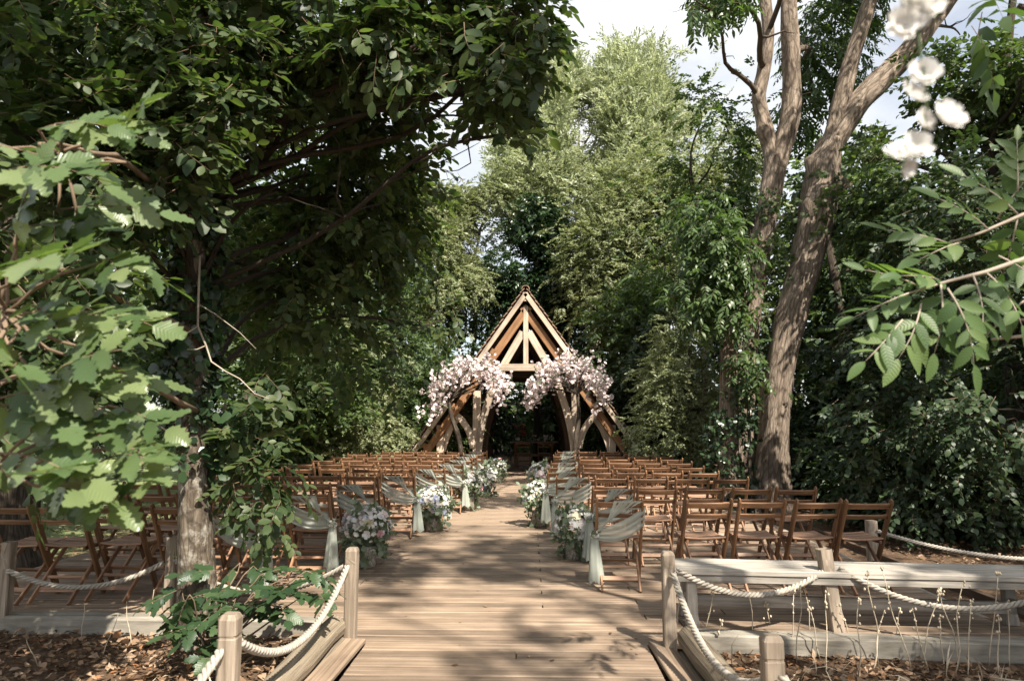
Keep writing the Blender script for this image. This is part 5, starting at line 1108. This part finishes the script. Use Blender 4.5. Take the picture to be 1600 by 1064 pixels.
# far wood closing the view
FWD = 'tall trees of the far wood'
fw = random.Random(77)
SIDE = ['beyond the lawn', 'beyond the beech', 'behind the speckled bush', 'behind the thin pale tree', 'behind the willow', 'behind the elm', 'behind the old ashes', 'behind the hornbeams', 'at the hedge end']
for i, (x, y_, h) in enumerate([(-27, 26, 10), (-19, 32, 13), (-12.5, 30, 11), (-6.5, 34, 11), (1.5, 35, 11), (8, 32, 11), (13, 26, 12), (15, 18, 12), (13, 11, 10)]):
    r = fw.uniform(2.6, 3.2)
    lb = [(x+fw.uniform(-1.6, 1.6), y_+fw.uniform(-1, 1), h*q, r*k, r*k, h*0.17) for q, k in ((.15, 1.2), (.32, 1.25), (.5, 1.1), (.68, .95), (.84, .7), (.97, .4))]
    lb.insert(0, (x, y_, 1.0, r*1.3, r*1.1, 1.3))
    simple_tree('woodland_tree', 'dense dark woodland tree in the far wood, %s' % SIDE[i], 'tree', (x, y_), h*0.9, lb, 1800, T_FAR, 0.65, 1.0, M['leaf_dark' if i % 2 else 'leaf_mid'], M['dark_bark'], 400+i, 0.25, FWD, gap=-0.4, gapf=1.0, nl=5)
# west side: old fibrous trunk by the kerb and trees over the lawn edge
ot = [Vector((-5.75, 7.3, GZ-.05)), Vector((-5.72, 7.3, 1.2)), Vector((-5.8, 7.4, 2.6)), Vector((-5.9, 7.6, 4.4)), Vector((-6.0, 7.9, 6.4))]
old = tree('lime_tree', 'old broad ivied trunk at the west end of the kerb', 'tree', [(ot, [0.42, 0.36, 0.33, 0.27, 0.16])], [(-6.4, 7.6, 4.6, 1.7, 1.6, 1.2), (-5.2, 9.2, 5.6, 1.8, 1.7, 1.2), (-7.6, 9, 3.4, 1.5, 1.5, 1.2), (-6.2, 9.5, 7.4, 2.2, 2.2, 1.4), (-4.4, 10.5, 7.6, 1.8, 1.8, 1.2), (-7.4, 6.5, 6, 1.6, 1.6, 1.2)], 2600, T_OVALF, 0.3, 0.46, M['leaf_dark'], M['dark_bark'], 501, limb_r=0.07, gap=-0.25, gapf=1.5)
ivy_on(old, ot, [0.42, 0.36, 0.33, 0.27, 0.16], 600, 12, 0.14, 0.26, cover=lambda P: P[:, 2] > 0.9)
simple_tree('hazel_tree', 'green hazel standing on the lawn edge behind the folding chairs, beech side', 'tree', (-6.6, 13.5), 4.5, [(-6.6, 13.5, 4.2, 1.6, 1.5, 1.1), (-5.6, 14.5, 3.2, 1.3, 1.2, 1.0), (-7.8, 13.8, 3.3, 1.4, 1.3, 1.0), (-6.2, 13.8, 5.6, 1.2, 1.2, .9)], 1500, T_OVALF, 0.3, 0.46, M['leaf_mid'], M['dark_bark'], 502, 0.1, None, gap=-0.1)

# --- canopy behind and above the camera: the trees whose shade dapples the deck
SG = 'shade trees behind the viewpoint'
simple_tree('oak_tree', 'tall oak behind the viewpoint that dapples the walkway', 'tree', (8.4, -7.5), 13, [(6.6, -4.2, 14.6, 2.0, 1.8, 1.0, 1.3), (5.0, -3.0, 15.0, 1.8, 1.7, 0.9, 1.3), (8.6, -3.6, 14.6, 2.2, 2.0, 1.1, 2.2), (7.2, -1.6, 15.4, 1.6, 1.4, .8, .7), (3.0, -3.8, 14.6, 1.8, 1.6, .9, .5), (8.4, -6.2, 14.6, 1.8, 1.6, 1.0, 1.2), (10.5, -6, 14, 2.2, 2.2, 1.4, 2.4)], 1020, T_FAR, 0.42, 0.62, M['leaf_beech'], M['dark_bark'], 601, 0.36, SG, gap=0.0, gapf=1.3)
simple_tree('oak_tree', 'tall oak beyond the hedge end that shades the hornbeams', 'tree', (12.5, -1.5), 12, [(12.4, 0.2, 13.4, 2.2, 2.2, 1.4, 3), (14.0, 2.4, 13.0, 2.2, 2.2, 1.4, 3), (11.0, 2.6, 13.6, 1.7, 1.8, 1.0, 1.4), (13, -3, 12.6, 2.4, 2.2, 1.6, 2)], 900, T_FAR, 0.42, 0.62, M['leaf_beech'], M['dark_bark'], 602, 0.32, SG, gap=-0.1, gapf=1.3)
for i, (x, y_, lab) in enumerate([(-9.5, 9.5, 'field maple standing on the lawn beyond the old ivied trunk'), (-12.5, 15, 'field maple on the lawn between hazel and far wood'), (-9.0, 18.5, 'field maple on the lawn behind the hazel')]):
    simple_tree('maple_tree', lab, 'tree', (x, y_), 6, [(x, y_, 5.6, 2.2, 2, 1.4), (x-1, y_-.6, 3.9, 1.6, 1.5, 1.1), (x+1, y_+.4, 3.8, 1.6, 1.5, 1.1), (x, y_, 7.6, 1.8, 1.7, 1.2), (x+.6, y_-.8, 2.6, 1.3, 1.2, .7)], 1300, T_FAR, 0.4, 0.6, M['leaf_mid' if i else 'leaf_dark'], M['dark_bark'], 520+i, 0.13, 'field maples on the lawn', gap=-0.2)

for i, (x, y_, h, lab) in enumerate([(5.9, 10.2, 1.5, 'low dark laurel under the hornbeam boughs behind the bench'), (7.6, 12.4, 1.9, 'low dark laurel between the leaning ash and the hornbeams'), (5.6, 15.0, 1.7, 'low dark laurel at the foot of the old ashes'), (8.6, 8.0, 1.6, 'low dark laurel by the post under the hornbeam'), (9.6, 14.5, 2.4, 'low dark laurel deep behind the hornbeams')]):
    simple_tree('laurel_bush', lab, 'bush', (x, y_), h, [(x, y_, h*.55, 1.2, 1.0, h*.6), (x+.8, y_+.5, h*.4, 1.0, .9, h*.5), (x-.7, y_+.4, h*.4, .8, .8, h*.45)], 700, T_OVALF, 0.28, 0.42, M['leaf_dark'], M['dark_bark'], 540+i, 0.05, 'low laurels under the hornbeams', gap=-0.5, nl=3)
